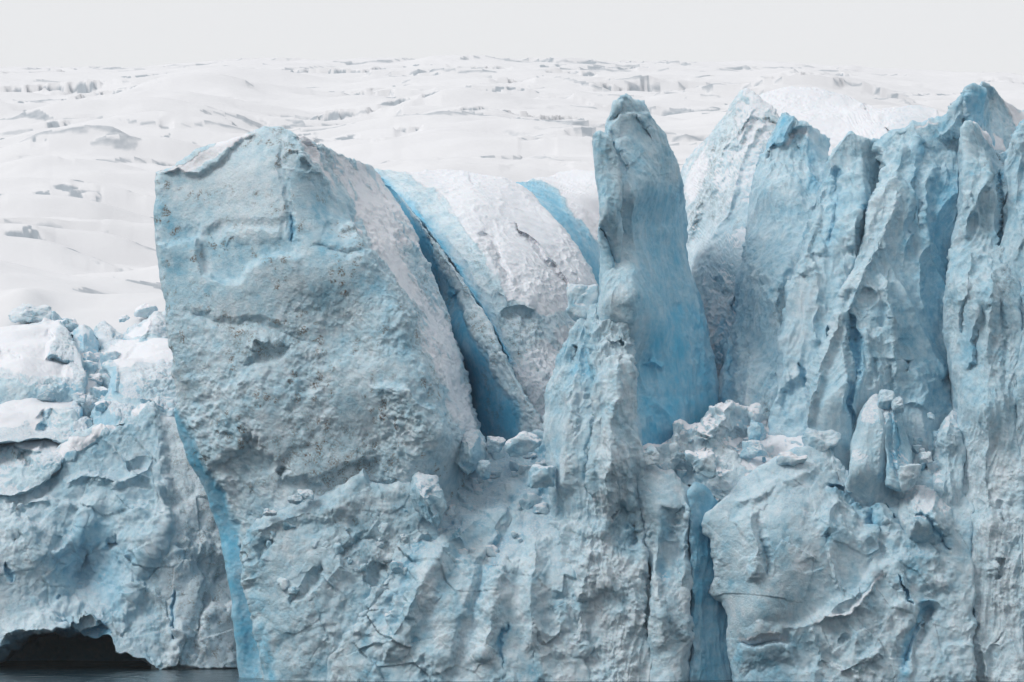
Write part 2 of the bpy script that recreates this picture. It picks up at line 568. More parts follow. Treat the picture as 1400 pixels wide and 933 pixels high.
def ice_material():
    m = bpy.data.materials.new("glacier_ice")
    m.use_nodes = True
    nt = m.node_tree; L = nt.links.new
    bs = nt.nodes["Principled BSDF"]
    tc = nd(nt, "ShaderNodeTexCoord")

    def at(n):
        return nd(nt, "ShaderNodeAttribute", attribute_name=n).outputs["Fac"]

    def noise(scale, det=6, rough=.6):
        n = nd(nt, "ShaderNodeTexNoise")
        n.inputs["Scale"].default_value = scale; n.inputs["Detail"].default_value = det; n.inputs["Roughness"].default_value = rough
        L(tc.outputs["Object"], n.inputs["Vector"])
        return n.outputs["Fac"]

    def math_(op, a, b, c=None):
        n = nd(nt, "ShaderNodeMath", operation=op)
        for i, v in enumerate((a, b, c)):
            if v is None: continue
            if isinstance(v, (int, float)): n.inputs[i].default_value = v
            else: L(v, n.inputs[i])
        return n.outputs[0]

    def mix(f, a, b):
        n = nd(nt, "ShaderNodeMix", data_type="RGBA")
        if isinstance(f, (int, float)): n.inputs[0].default_value = f
        else: L(f, n.inputs[0])
        for i, v in ((6, a), (7, b)):
            if isinstance(v, tuple): n.inputs[i].default_value = (*v, 1)
            else: L(v, n.inputs[i])
        return n.outputs[2]
    nz = noise(1.1, 8, .65)
    ng = noise(4.0, 4, .6)
    t = math_("ADD", at("tone"), math_("MULTIPLY", math_("SUBTRACT", nz, .5), .7))
    t = math_("ADD", t, math_("MULTIPLY", math_("SUBTRACT", noise(4.5, 5, .7), .5), .75))
    ramp = nd(nt, "ShaderNodeValToRGB")
    e = ramp.color_ramp.elements
    e[0].position = 0.0; e[0].color = (*FROST, 1)
    e[1].position = 1.0; e[1].color = (*BLUE_ICE, 1)
    e2 = ramp.color_ramp.elements.new(.5); e2.color = (*PALE_ICE, 1)
    L(t, ramp.inputs[0])
    c = mix(math_("MULTIPLY", at("clear"), math_("MULTIPLY_ADD", nz, 1.1, .42)), ramp.outputs[0], CLEAR_ICE)
    sp = nd(nt, "ShaderNodeMapRange"); sp.inputs[1].default_value = .40; sp.inputs[2].default_value = .62
    L(ng, sp.inputs[0])
    dn = math_("MULTIPLY", at("dirt"), sp.outputs[0])
    c = mix(dn, c, DIRT)
    # snow grains break up along the edge of the cover
    sn = math_("ADD", at("snow"), math_("MULTIPLY", math_("SUBTRACT", ng, .5), .5))
    sm = nd(nt, "ShaderNodeMapRange"); sm.interpolation_type = "SMOOTHSTEP"
    sm.inputs[1].default_value = .25; sm.inputs[2].default_value = .65
    L(sn, sm.inputs[0])
    c = mix(sm.outputs[0], c, SNOW)
    L(c, bs.inputs["Base Color"])
    ro = nd(nt, "ShaderNodeMapRange"); ro.inputs[3].default_value = .62; ro.inputs[4].default_value = .38
    L(at("clear"), ro.inputs[0]); L(ro.outputs[0], bs.inputs["Roughness"])
    bs.inputs["Specular IOR Level"].default_value = .3
    bs.inputs["Subsurface Weight"].default_value = SSS; bs.inputs["Subsurface Radius"].default_value = (.25, .7, 1.0); bs.inputs["Subsurface Scale"].default_value = .32
    bs.inputs["IOR"].default_value = 1.31
    nb = noise(3.2, 12, .75)
    nr = nd(nt, "ShaderNodeTexNoise", noise_type="RIDGED_MULTIFRACTAL")
    nr.inputs["Scale"].default_value = 1.5; nr.inputs["Detail"].default_value = 7; nr.inputs["Roughness"].default_value = .55
    L(tc.outputs["Object"], nr.inputs["Vector"])
    soft = nd(nt, "ShaderNodeMapRange"); soft.inputs[3].default_value = 1; soft.inputs[4].default_value = .35
    mxs = math_("MAXIMUM", at("clear"), sm.outputs[0]); L(mxs, soft.inputs[0])
    hgt = math_("MULTIPLY", math_("MULTIPLY_ADD", nr.outputs["Fac"], .22, nb), soft.outputs[0])
    bp = nd(nt, "ShaderNodeBump"); bp.inputs["Strength"].default_value = .9; bp.inputs["Distance"].default_value = .3
    L(hgt, bp.inputs["Height"]); L(bp.outputs[0], bs.inputs["Normal"])
    return m


FROST = (.675, .785, .845)
PALE_ICE = (.47, .655, .75)
BLUE_ICE = (.235, .485, .63)
CLEAR_ICE = (.12, .455, .665)
DIRT = (.19, .16, .135)
SNOW = (.725, .745, .785)
MATS["ice"] = ice_material()


def field_material():
    m = bpy.data.materials.new("field_snow")
    m.use_nodes = True
    nt = m.node_tree; L = nt.links.new
    bs = nt.nodes["Principled BSDF"]
    a = nd(nt, "ShaderNodeAttribute", attribute_name="bare").outputs["Fac"]
    tc = nd(nt, "ShaderNodeTexCoord")
    n = nd(nt, "ShaderNodeTexNoise"); n.inputs["Scale"].default_value = .35; n.inputs["Detail"].default_value = 8
    L(tc.outputs["Object"], n.inputs["Vector"])
    mr = nd(nt, "ShaderNodeMath", operation="MULTIPLY_ADD"); mr.inputs[1].default_value = .8; mr.inputs[2].default_value = -.4
    L(n.outputs["Fac"], mr.inputs[0])
    ad = nd(nt, "ShaderNodeMath", operation="ADD"); L(a, ad.inputs[0]); L(mr.outputs[0], ad.inputs[1])
    sm = nd(nt, "ShaderNodeMapRange"); sm.inputs[1].default_value = .2; sm.inputs[2].default_value = .75
    L(ad.outputs[0], sm.inputs[0])
    mx = nd(nt, "ShaderNodeMix", data_type="RGBA")
    mx.inputs[6].default_value = (.675, .68, .70, 1); mx.inputs[7].default_value = (.34, .38, .42, 1)
    L(sm.outputs[0], mx.inputs[0]); L(mx.outputs[2], bs.inputs["Base Color"])
    bs.inputs["Roughness"].default_value = .85
    bs.inputs["Specular IOR Level"].default_value = .1
    n2 = nd(nt, "ShaderNodeTexNoise"); n2.inputs["Scale"].default_value = .6; n2.inputs["Detail"].default_value = 6
    L(tc.outputs["Object"], n2.inputs["Vector"])
    bp = nd(nt, "ShaderNodeBump"); bp.inputs["Strength"].default_value = .15; bp.inputs["Distance"].default_value = .4
    L(n2.outputs["Fac"], bp.inputs["Height"]); L(bp.outputs[0], bs.inputs["Normal"])
    return m


MATS["field"] = field_material()


def water_material():
    m = bpy.data.materials.new("fjord_water")
    m.use_nodes = True
    nt = m.node_tree; L = nt.links.new
    bs = nt.nodes["Principled BSDF"]
    bs.inputs["Base Color"].default_value = (.012, .03, .042, 1)
    bs.inputs["Roughness"].default_value = .12
    bs.inputs["IOR"].default_value = 1.33
    tc = nd(nt, "ShaderNodeTexCoord")
    mp = nd(nt, "ShaderNodeMapping"); mp.inputs["Scale"].default_value = (.35, .12, 1)
    L(tc.outputs["Object"], mp.inputs["Vector"])
    n = nd(nt, "ShaderNodeTexNoise"); n.inputs["Scale"].default_value = 1.0; n.inputs["Detail"].default_value = 5
    L(mp.outputs[0], n.inputs["Vector"])
    bp = nd(nt, "ShaderNodeBump"); bp.inputs["Strength"].default_value = .9; bp.inputs["Distance"].default_value = 1.6
    L(n.outputs["Fac"], bp.inputs["Height"]); L(bp.outputs[0], bs.inputs["Normal"])
    return m


MATS["water"] = water_material()
# ------------------------------------------------------------------ the snow field that climbs away behind the front
E_D0, E_D1 = 790.0, 2000.0


def elev(d):
    t = np.clip((d - E_D0) / (E_D1 - E_D0), -.05, 1.6)
    tt = np.clip(t, 0, 1)
    return .0373 + .0514 * (1 - (1 - tt) ** 1.5) - .01 * np.clip(t - 1, 0, 1) ** 1.3 + np.minimum(t, 0) * .05


def d_of_row(py):
    ds = np.linspace(E_D0, E_D1, 600)
    rows = HOR - 7000 * elev(ds)
    return float(np.interp(-py, -rows, ds))


CREV = [  # centre x, row, half width px, height m (deep slots the photo shows on the field)
    (435, 82, 60, 1.7), (655, 79, 26, 2.6), (590, 75, 26, 1.2), (60, 98, 70, 2.4), (190, 102, 60, 2.0), (300, 116, 55, 1.4),
    (440, 111, 65, 2.2), (510, 121, 50, 1.9), (140, 125, 55, 1.6), (260, 134, 60, 1.5), (685, 131, 30, 2.4), (790, 158, 70, 2.6),
    (905, 107, 55, 2.6), (1090, 98, 32, 3.0), (770, 87, 14, 2.2), (795, 88, 12, 1.6), (1245, 92, 14, 1.3), (1360, 84, 14, 1.5),
    (985, 118, 30, 2.0), (1190, 108, 20, 1.4), (470, 152, 40, 1.6), (330, 105, 30, 1.6), (115, 247, 36, 1.8), (155, 249, 20, 1.7),
    (558, 180, 16, 1.8), (528, 213, 16, 1.3), (80, 177, 14, 1.2), (92, 196, 14, 1.0), (228, 188, 8, 1.3), (200, 178, 10, .8),
    (30, 267, 34, 1.8), (190, 230, 30, 1.0), (160, 330, 18, 1.8), (40, 344, 30, 1.6), (130, 318, 20, .9), (185, 378, 22, 2.4),
    (60, 387, 12, 1.2), (120, 394, 14, 1.1), (165, 362, 10, 2.0), (105, 286, 30, 1.0), (650, 190, 14, .9), (735, 205, 22, 1.1),
    (700, 104, 18, 1.5), (850, 80, 18, 1.0), (965, 93, 18, 1.2), (1050, 80, 22, .8), (1150, 84, 20, 1.0), (1290, 110, 26, 1.2),
    (760, 235, 30, 1.3), (640, 160, 30, .9), (720, 170, 20, .9), (560, 140, 36, 1.3), (370, 165, 30, .8), (20, 150, 40, 1.0),
]
MOUND = [  # centre x, row of the crest, half width px, height m
    (1110, 120, 75, 6.0), (1240, 148, 60, 5.0), (35, 415, 40, 2.2), (100, 215, 50, 1.0), (560, 95, 80, 1.2), (300, 100, 60, 1.4),
    (60, 330, 70, 1.2), (170, 270, 60, 1.0), (740, 150, 60, 1.4), (900, 100, 50, 1.0),
]


def build_field():
    cols = np.arange(-330, 1732, 2.0)
    rows = np.concatenate([np.arange(775, 840, .5), np.arange(840, 1150, 1.0), np.arange(1150, 1600, 1.3),
                           np.arange(1600, 2150, 2.0), np.linspace(2150, 2900, 40)])
    PXg, Dg = np.meshgrid(cols, rows)
    px, d = PXg.ravel(), Dg.ravel()
    X = (px - 700) * d / 7000
    side = ((px - 620) / 620) ** 2
    el = elev(d) - .0021 * sstep(1300, 2000, d) - .0019 * side * sstep(1200, 2000, d)
    el = np.minimum(el, (HOR - (425 + (824 - d) * 2.6)) / 7000)      # the lip where the field breaks into blocks
    z = EYE + el * d
    P = np.stack([X, d, np.zeros_like(d)], 1)
    far = sstep(790, 1500, d)
    calm = 1 - .75 * sstep(1500, 1950, d)
    z += calm * .9 * vol(V_F, P, 190, (1.5, 1, 1), off=1, rot=False) + .45 * vol(V_F, P, 48, (2.2, 1, 1), off=2, rot=False)
    z += (1.8 * vol(V_S, P, 36, (2.8, 1, 1), off=12, rot=False) + .4 * vol(V_S, P, 17, (2.2, 1, 1), off=13, rot=False)) * sstep(800, 860, d) * calm + .06 * vol(V_F, P, 14, (2, 1, 1), off=9, rot=False)
    z += calm * .5 * vol(V_R, P, 70, (4, 1, 1), off=15, rot=False) * sstep(860, 1000, d)
    z += calm * 1.0 * vol(V_B, P, 62, (3, 1, 1), off=16, rot=False) * sstep(820, 900, d)
    # long snow swells that break off towards the camera
    bare = np.zeros_like(z)
    for wl, am, of in ((56, 2.8, 3.3), (34, 1.3, 6.1)):
        RS = 1 - 3.2 / wl
        ph = d / wl + .09 * X / wl + 1.0 * vol(V_S, P, 170, (2.4, 1, 1), off=of, rot=False) + .25 * vol(V_F, P, 60, (2.4, 1, 1), off=of + 1, rot=False)
        f = ph - np.floor(ph)
        msk = sstep(-.1, 1.2, vol(V_F, P, 80, (3.2, 1, 1), off=of + 2, rot=False))
        z += am * msk * (np.where(f < RS, .5 - f / RS, (f - RS) / (1 - RS) - .5))
        bare += .62 * msk * sstep(RS - .01, RS + .02, f)
    r = np.random.default_rng(3)
    crev = [(x_, y_, h_ * (1.7 if y_ < 170 and w_ >= 1.4 else 1.2), w_ * (1.25 if y_ < 170 else 1)) for x_, y_, h_, w_ in CREV]
    for _ in range(270):
        py = 74 + 345 * r.random() ** 1.15
        crev.append((r.uniform(-250, 1650), py, r.uniform(6, 20) if py > 200 else r.uniform(8, 48), r.uniform(.4, 1.1)))
    Pg = np.stack([X, d * 1.0, 0 * d], 1)
    wob = 9 * vol(V_F, Pg, 40, off=5) + 2.5 * vol(V_F, Pg, 10, off=6)
    wob2 = vol(V_F, Pg, 22, (1.6, 1, 1), off=8)
    for ci, (xc, yc, hw, hh) in enumerate(crev):
        if yc > 402:
            continue
        dc = d_of_row(yc)
        hh *= (1.4 if ci < len(CREV) else .8) * min(1, max(.35, (dc - 500) / 900))
        idx = np.where((np.abs(px - xc) < hw * 1.1) & (np.abs(d - dc) < 60))[0]
        s = (px[idx] - xc) / hw
        prof = np.clip((1 - s * s) * (1 + .45 * wob2[idx]), 0, 1.3) ** .8
        tilt = r.uniform(-.25, .25) * hw * dc / 7000
        l = d[idx] - (dc + wob[idx] * .35 + tilt * s)
        run = 12 + 6 * hh
        ramp = sstep(-run, -1.5, l) * (l < 0) + (l >= 0) * (1 - np.clip(l / 2.2, 0, 1))
        z[idx] -= hh * .75 * prof * ramp
        z[idx] += hh * .35 * prof * (l > 0) * np.exp(-np.maximum(l - 2, 0) / 14) * np.clip(l / 2.2, 0, 1)
        bare[idx] = np.maximum(bare[idx], 1.1 * np.clip(prof * 1.6, 0, 1) * sstep(-1.0, .2, l) * (1 - sstep(1.2, 2.0, l)) * np.clip(.8 + .5 * wob2[idx], 0, 1))
    for xc, yc, hw, hh in MOUND:
        dc = d_of_row(yc)
        rx = hw * dc / 7000
        q = ((X - (xc - 700) * dc / 7000) / rx) ** 2 + ((d - dc) / (rx * 1.1)) ** 2
        z += hh * np.exp(-q * 1.3)
    V = np.stack([X, d - CAM_D, z], 1)
    q = wall_grid(len(rows), len(cols))[:, ::-1]
    o = make_mesh("snow_field", V, q, {"bare": bare}, MATS["field"])
    tag(o, "wide white snow field of the glacier rising to the foggy skyline", None, None, "structure")
    return o


build_field()


def build_water():
    bm = bmesh.new()
    bmesh.ops.create_grid(bm, x_segments=40, y_segments=40, size=1)
    for v in bm.verts:
        v.co = (v.co.x * 1600, -820 + (v.co.y + 1) * 1000, 0)
    me = bpy.data.meshes.new("water")
    bm.to_mesh(me); bm.free()
    me.materials.append(MATS["water"])
    o = bpy.data.objects.new("water", me); COL.objects.link(o)
    tag(o, "dark rippled fjord water along the foot of the ice front", None, None, "structure")
    bm = bmesh.new()
    bmesh.ops.create_grid(bm, x_segments=4, y_segments=4, size=6000)
    me = bpy.data.meshes.new("ground"); bm.to_mesh(me); bm.free()
    me.materials.append(MATS["field"])
    a = me.attributes.new("bare", "FLOAT", "POINT")
    a.data.foreach_set("value", np.ones(len(me.vertices), F32))
    g = bpy.data.objects.new("ground", me); COL.objects.link(g)
    g.location = (0, 3000, -8)
    tag(g, "flat sea bed and bedrock under the fjord and the glacier", None, None, "structure")


build_water()
# ------------------------------------------------------------------ the tall leaning block on the left
big = body("leaning_serac", "tall broad leaning ice block with pale rough face and pointed top", "serac",
    T=[(214, 236), (228, 229), (245, 222), (275, 209), (305, 196), (335, 184), (356, 176), (361, 173), (385, 173), (396, 181), (408, 186)],
    R=[(445, 203), (480, 216), (512, 229), (532, 256), (558, 298), (582, 355), (606, 415), (628, 485), (640, 540), (660, 595), (664, 640), (650, 720)],
    B=[(326, 950), (400, 950), (480, 930), (560, 860), (630, 780)],
    L=[(213, 280), (214, 330), (219, 380), (226, 430), (234, 480), (238, 530), (239, 566), (248, 596), (260, 630), (276, 666), (289, 705), (300, 741), (308, 780), (315, 816), (321, 870)],
    depth=[(214, 236, 16), (214, 420, 10), (240, 560, 9), (300, 720, 12), (326, 950, 13), (300, 300, 12.5), (400, 190, 13), (352, 178, 15),
           (350, 400, 7.0), (330, 560, 4.5), (400, 700, 5), (400, 950, 6), (430, 250, 12), (500, 340, 9.5), (555, 430, 8), (600, 520, 8), (628, 590, 9),
           (470, 450, 6.5), (520, 600, 6), (480, 215, 30), (512, 232, 42), (558, 300, 36), (606, 415, 30), (640, 540, 26), (655, 600, 24), (560, 700, 7), (640, 780, 10)],
    thick=34, rnd=(1.2, 1, .8, 0), step=1.15, rough=1.4, seed=3,
    style=dict(lump=(16, .42), bill=(9, .04), facet=(4.2, 3.4, .38), pit=(3.2, .35, .9), fine=.06, micro=.035, streak=(1.05, 3.5, .5)),
    strokes=[
        ("R", [(392, 178), (436, 238), (480, 290), (500, 335), (530, 385), (556, 430), (585, 490), (606, 545), (636, 600)], 26, 1.6),
        ("S", [(214, 240), (246, 230), (270, 232), (300, 222), (330, 192), (356, 178)], 3, -.7, 26),
        ("r", [(246, 232), (275, 231), (296, 224), (316, 208)], 5, .35),
        ("G", [(385, 185), (390, 215), (394, 255), (398, 290), (402, 320), (408, 345)], 5, .7),
        ("S", [(385, 176), (392, 215), (396, 260), (402, 322)], 6, -.7, 40),
        ("C", [(399, 300), (402, 312), (404, 330)], 2, .8),
        ("S", [(276, 330), (280, 318), (300, 306), (330, 300), (360, 300), (395, 308)], 9, -.8, 30),
        ("S", [(276, 325), (275, 350), (282, 375), (304, 386), (322, 384), (334, 366), (360, 352), (400, 348), (420, 345)], 6, 1.3, 30),
        ("r", [(300, 320), (340, 312), (390, 318)], 14, .8),
        ("S", [(214, 332), (240, 330), (272, 328)], 3, 1.0, 25),
        ("S", [(420, 235), (424, 222), (412, 208), (400, 200)], 3, .9, 18),
        ("G", [(430, 330), (445, 345), (475, 350), (500, 340)], 7, .8),
        ("S", [(440, 300), (470, 315), (500, 305)], 6, -.7, 22),
        ("r", [(340, 480), (352, 466), (366, 470)], 6, 1.0), ("G", [(330, 500), (360, 490), (400, 470)], 8, 1.0),
        ("G", [(250, 420), (300, 445), (340, 440), (390, 455), (430, 470)], 9, .8),
        ("S", [(290, 640), (320, 620), (350, 605), (362, 612), (380, 640)], 8, -1.3, 40),
        ("G", [(335, 606), (345, 600), (356, 600)], 8, 1.6), ("G", [(382, 650), (392, 640)], 8, 1.5),
        ("S", [(380, 650), (400, 660), (440, 655), (470, 640), (520, 620)], 5, -1.1, 40),
        ("G", [(480, 672), (510, 678), (545, 670)], 14, 2.0), ("r", [(495, 672), (515, 675), (535, 664)], 4, 1.2),
        ("C", [(566, 700), (558, 715), (552, 735)], 3.5, 1.4),
        ("G", [(560, 330), (590, 390), (615, 455)], 8, 1.2), ("r", [(530, 310), (556, 360), (590, 430), (616, 500)], 8, .9),
        ("r", [(560, 400), (590, 470), (620, 560)], 7, 1.0), ("G", [(575, 420), (596, 480), (616, 540)], 5, .9),
        ("r", [(545, 270), (575, 330), (590, 370)], 6, .9), ("S", [(500, 530), (530, 522), (560, 530), (580, 560)], 5, .8, 22),
        ("S", [(243, 560), (266, 602), (285, 640), (302, 668), (318, 706), (327, 741), (341, 782), (349, 818), (356, 880), (358, 940)], 4, -1.5, 24),
    ],
    paint=[
        ("clear", "A", [(236, 560), (245, 566), (266, 600), (285, 640), (302, 666), (318, 705), (327, 741), (340, 780), (348, 816), (354, 870), (358, 950), (310, 950), (305, 816), (280, 705), (250, 630), (238, 596)], 5, .78),
        ("rough", "A", [(236, 560), (245, 566), (266, 600), (285, 640), (302, 666), (318, 705), (327, 741), (340, 780), (348, 816), (354, 870), (358, 950), (310, 950), (305, 816), (280, 705), (250, 630), (238, 596)], 4, -1.0),
        ("rough", "A", [(216, 238), (356, 178), (400, 190), (500, 330), (520, 400), (400, 400), (230, 400)], 30, -.72),
        ("rough", "A", [(250, 560), (420, 430), (520, 440), (600, 560), (520, 720), (300, 690)], 50, .8),
        ("rough", "A", [(402, 190), (512, 230), (606, 410), (655, 600), (630, 600), (556, 420), (500, 330)], 12, 2.6),
        ("tone", "A", [(216, 270), (262, 300), (270, 400), (225, 440)], 20, .28),
        ("tone", "A", [(290, 330), (400, 325), (410, 350), (330, 370), (300, 385)], 12, .25),
        ("tone", "A", [(400, 200), (436, 240), (500, 335), (520, 400), (440, 420), (400, 330)], 18, .22),
        ("tone", "A", [(240, 230), (350, 185), (390, 200), (395, 300), (300, 300)], 24, -.25),
        ("tone", "A", [(500, 340), (556, 430), (610, 560), (560, 560), (500, 450)], 16, .15),
        ("snow", "A", [(398, 178), (440, 200), (512, 228), (560, 300), (606, 410), (640, 520), (660, 600), (640, 610), (606, 535), (560, 420), (506, 330), (440, 236), (402, 190)], 7, .72),
        ("snow", "A", [(216, 236), (300, 198), (356, 176), (330, 192), (298, 216), (262, 229), (236, 234)], 3, .9),
        ("dirt", "L", [(530, 325), (545, 350), (560, 385), (580, 430)], 9, .8), ("dirt", "L", [(380, 182), (390, 205), (388, 225)], 7, .9),
        ("dirt", "L", [(540, 400), (575, 470), (600, 520)], 7, .5),
        ("dirt", "A", [(360, 600), (400, 560), (520, 590), (560, 660), (480, 700), (390, 660)], 30, .6),
        ("dirt", "L", [(310, 440), (350, 480), (400, 465)], 16, .65), ("dirt", "L", [(440, 675), (500, 690), (545, 680)], 16, .7),
    ],
    tone=(.33, .17), dirt=1.0, snow=.0,
    parts=[("clear_ice_band", "clear"), ("snow_cover", "snow")])
tag([c for c in big.children if c.name.startswith("clear_ice_band")][0], "band of clear turquoise ice down the lower left edge", None)

apron_l = body("rubble_wall", "lumpy pale rubble face below the leaning block, right of the turquoise band", "ice face",
    T=[(334, 724), (348, 712), (366, 704), (396, 690), (410, 682), (440, 676), (470, 664), (498, 645), (508, 660), (560, 660), (600, 680)],
    L=[(334, 760), (346, 830), (355, 900)], R=[(600, 800)],
    B=[(358, 950), (450, 950), (600, 950)],
    depth=[(334, 724, 4.5), (400, 690, 4.5), (500, 650, 4.5), (600, 680, 5), (358, 950, 2), (450, 830, 1.2), (600, 950, 1.5), (350, 800, 5), (400, 800, 1.6)],
    thick=7, rnd=(1.8, .5, 1.2, 0), seed=11, rough=2.0,
    style=dict(lump=(10, .55), bill=(5.5, .75), rub=(2.6, .28), facet=(4.2, 3.6, .95), facet2=(2.2, 2, .3), fine=.06, micro=.04),
    strokes=[("G", [(400, 830), (420, 800), (440, 770)], 6, 1.2), ("G", [(450, 760), (500, 740), (540, 750)], 9, 1.0), ("r", [(340, 730), (420, 700), (500, 690)], 10, .8),
             ("G", [(350, 760), (380, 740)], 7, .9), ("r", [(440, 800), (470, 770)], 14, .8), ("G", [(510, 800), (520, 770)], 8, 1.2)],
    paint=[("tone", "A", [(340, 730), (360, 760), (380, 950), (340, 950)], 12, .2), ("dirt", "A", [(480, 660), (560, 680), (540, 800), (430, 760)], 30, .35), ("clear", "L", [(352, 860), (368, 910), (372, 950)], 7, .5)],
    tone=(.42, .22), dirt=.35, snow=.35)

# ------------------------------------------------------------------ fins and domes behind it
fin = body("crevasse_fin", "narrow snowy fin with blue crevasse wall, between leaning block and white dome", "ice fin",
    T=[(505, 240), (516, 244), (530, 252), (546, 268)],
    R=[(566, 292), (588, 322), (614, 356), (640, 392), (664, 432), (684, 470), (704, 512), (726, 552), (748, 590), (752, 640)],
    B=[(600, 660), (720, 660)], L=[(540, 300), (570, 400), (590, 520)],
    depth=[(510, 230, 52), (545, 262, 52), (560, 320, 50), (588, 322, 46), (600, 400, 46), (614, 356, 40), (640, 392, 35), (636, 440, 33), (660, 480, 28), (690, 545, 26), (720, 600, 24),
           (664, 432, 31), (704, 512, 24), (748, 590, 21), (620, 520, 42), (640, 590, 38), (590, 600, 46), (680, 600, 31)],
    thick=30, rnd=(1, .6, .5, 0), seed=21, rough=1.0,
    style=dict(lump=(12, .3), bill=(3.4, .32), rub=(1.8, .2), facet=(3, 3, .25), fine=.05, streak=(1.05, 3, .4)),
    strokes=[("S", [(566, 320), (598, 356), (618, 395), (636, 430), (656, 472), (676, 512), (694, 550), (716, 600)], 4, -1.1, 22),
             ("r", [(612, 398), (620, 404)], 6, 1.2), ("r", [(570, 292), (578, 312), (582, 330)], 7, 1.2)],
    paint=[("clear", "A", [(500, 210), (545, 262), (572, 312), (598, 350), (618, 395), (640, 440), (660, 480), (682, 525), (704, 566), (722, 612), (720, 670), (560, 670)], 4, .95),
           ("rough", "A", [(500, 210), (545, 262), (572, 312), (598, 350), (618, 395), (640, 440), (660, 480), (682, 525), (704, 566), (722, 612), (720, 670), (560, 670)], 4, -.85),
           ("snow", "A", [(540, 250), (566, 290), (614, 354), (664, 430), (704, 510), (748, 590), (740, 620), (716, 592), (690, 540), (650, 462), (620, 395), (590, 345), (560, 296)], 4, .34),
           ("dirt", "L", [(606, 352), (640, 402)], 5, .6), ("dirt", "L", [(650, 420), (690, 500), (730, 580)], 8, .5), ("rough", "A", [(560, 290), (620, 360), (700, 510), (748, 590), (720, 600), (650, 462)], 5, 2.0)],
    tone=(.22, .2), dirt=.6, parts=[("snow_cover", "snow")])

dome = body("snow_dome", "rounded snow covered ice dome streaked with crevices, left of the spire", "ice dome",
    T=[(500, 236), (514, 231), (530, 233), (552, 234), (575, 232), (600, 230), (630, 231), (660, 235), (690, 241), (710, 252), (726, 264)],
    R=[(748, 286), (770, 312), (790, 340), (806, 366), (818, 392), (830, 460), (820, 600)],
    B=[(730, 660), (800, 660)],
    L=[(512, 244), (538, 262), (562, 290), (592, 330), (624, 372), (652, 416), (676, 462), (698, 506), (722, 560), (732, 610)],
    depth=[(514, 222, 92), (600, 230, 92), (690, 241, 90), (726, 264, 88), (560, 258, 80), (600, 310, 66), (642, 372, 52), (680, 445, 42), (720, 540, 34), (735, 610, 30),
           (640, 280, 74), (700, 330, 66), (760, 330, 74), (806, 366, 74), (730, 430, 50), (780, 420, 62), (760, 520, 38), (820, 500, 60), (800, 640, 34)],
    thick=50, rnd=(2.6, 3, 3, 0), seed=31, rough=.8,
    style=dict(lump=(22, .5), bill=(4, .22), rub=(2.2, .2), facet=(5, 4, .25), fine=.04, flute=(5, 4, .1), streak=(.92, 4, .26)),
    strokes=[("C", [(704, 300), (722, 322), (740, 345), (760, 370), (782, 400)], 3.0, 2.4), ("C", [(644, 163), (650, 172)], 3, 1),
             ("G", [(650, 320), (672, 336), (686, 360), (696, 390)], 6, 1.8), ("S", [(648, 318), (676, 338), (690, 372), (716, 402)], 5, 1.3, 24),
             ("S", [(684, 430), (700, 428), (716, 420), (735, 424)], 4, -1.3, 30), ("r", [(670, 390), (690, 410), (716, 416), (735, 422)], 10, 1.6),
             ("G", [(560, 262), (584, 292), (612, 332), (642, 374), (666, 418), (688, 464)], 5, 1.0),
             ("C", [(643, 236), (650, 248), (655, 256)], 2.5, 1.0), ("G", [(770, 356), (784, 374), (790, 384)], 3, .6)],
    paint=[("snow", "A", [(500, 190), (700, 226), (760, 290), (820, 390), (800, 420), (740, 430), (716, 414), (690, 412), (682, 380), (650, 335), (608, 280), (576, 246), (530, 230)], 5, .85),
           ("snow", "A", [(690, 500), (760, 440), (800, 440), (800, 640), (740, 640)], 20, .62),
           ("clear", "L", [(500, 234), (528, 254), (552, 270), (574, 296), (602, 334), (632, 376)], 8, .95), ("clear", "L", [(632, 376), (658, 422), (680, 465), (702, 512)], 9, .9),
           ("clear", "L", [(655, 325), (675, 340), (690, 368)], 6, .5), ("tone", "A", [(690, 320), (720, 400), (790, 440), (700, 430), (650, 340)], 14, .05),
           ("dirt", "A", [(684, 432), (735, 424), (770, 500), (740, 560), (700, 500)], 12, .55), ("dirt", "L", [(640, 345), (700, 420)], 16, .3), ("rough", "A", [(684, 432), (800, 440), (800, 640), (700, 560)], 16, .9),
           ("rough", "A", [(500, 200), (700, 236), (760, 290), (760, 330), (640, 320), (560, 250)], 16, -.6)],
    tone=(.12, .2), dirt=.2, parts=[("snow_cover", "snow")])

arch = body("blue_dome", "blue curved ice wall under a white snow cap, behind the snowy dome", "ice dome",
    T=[(690, 250), (712, 246), (740, 242), (780, 239), (815, 236), (850, 242), (880, 260)],
    R=[(890, 400)], B=[(700, 440), (800, 440), (880, 440)], L=[(695, 330)],
    depth=[(690, 250, 175), (720, 247, 178), (770, 240, 205), (840, 240, 205), (720, 262, 150), (760, 280, 146), (800, 320, 142), (820, 370, 140), (790, 265, 175), (820, 300, 165), (760, 420, 138), (860, 400, 140)],
    thick=50, rnd=(2, 2, 2, 0), seed=41, rough=.8, style=dict(lump=(14, .5), rub=(4, .22), facet=(5, 4, .3), fine=.05),
    strokes=[("r", [(700, 248), (735, 252), (765, 262), (788, 284), (806, 312), (818, 340)], 7, 1.8)],
    paint=[("clear", "A", [(700, 249), (735, 254), (760, 262), (784, 286), (804, 316), (820, 345), (830, 440), (700, 440)], 5, .62),
           ("snow", "A", [(680, 230), (880, 225), (890, 420), (832, 420), (820, 340), (806, 312), (788, 282), (765, 258), (735, 248), (700, 245)], 5, .95)],
    tone=(.6, .2), parts=[("snow_cap", "snow")])
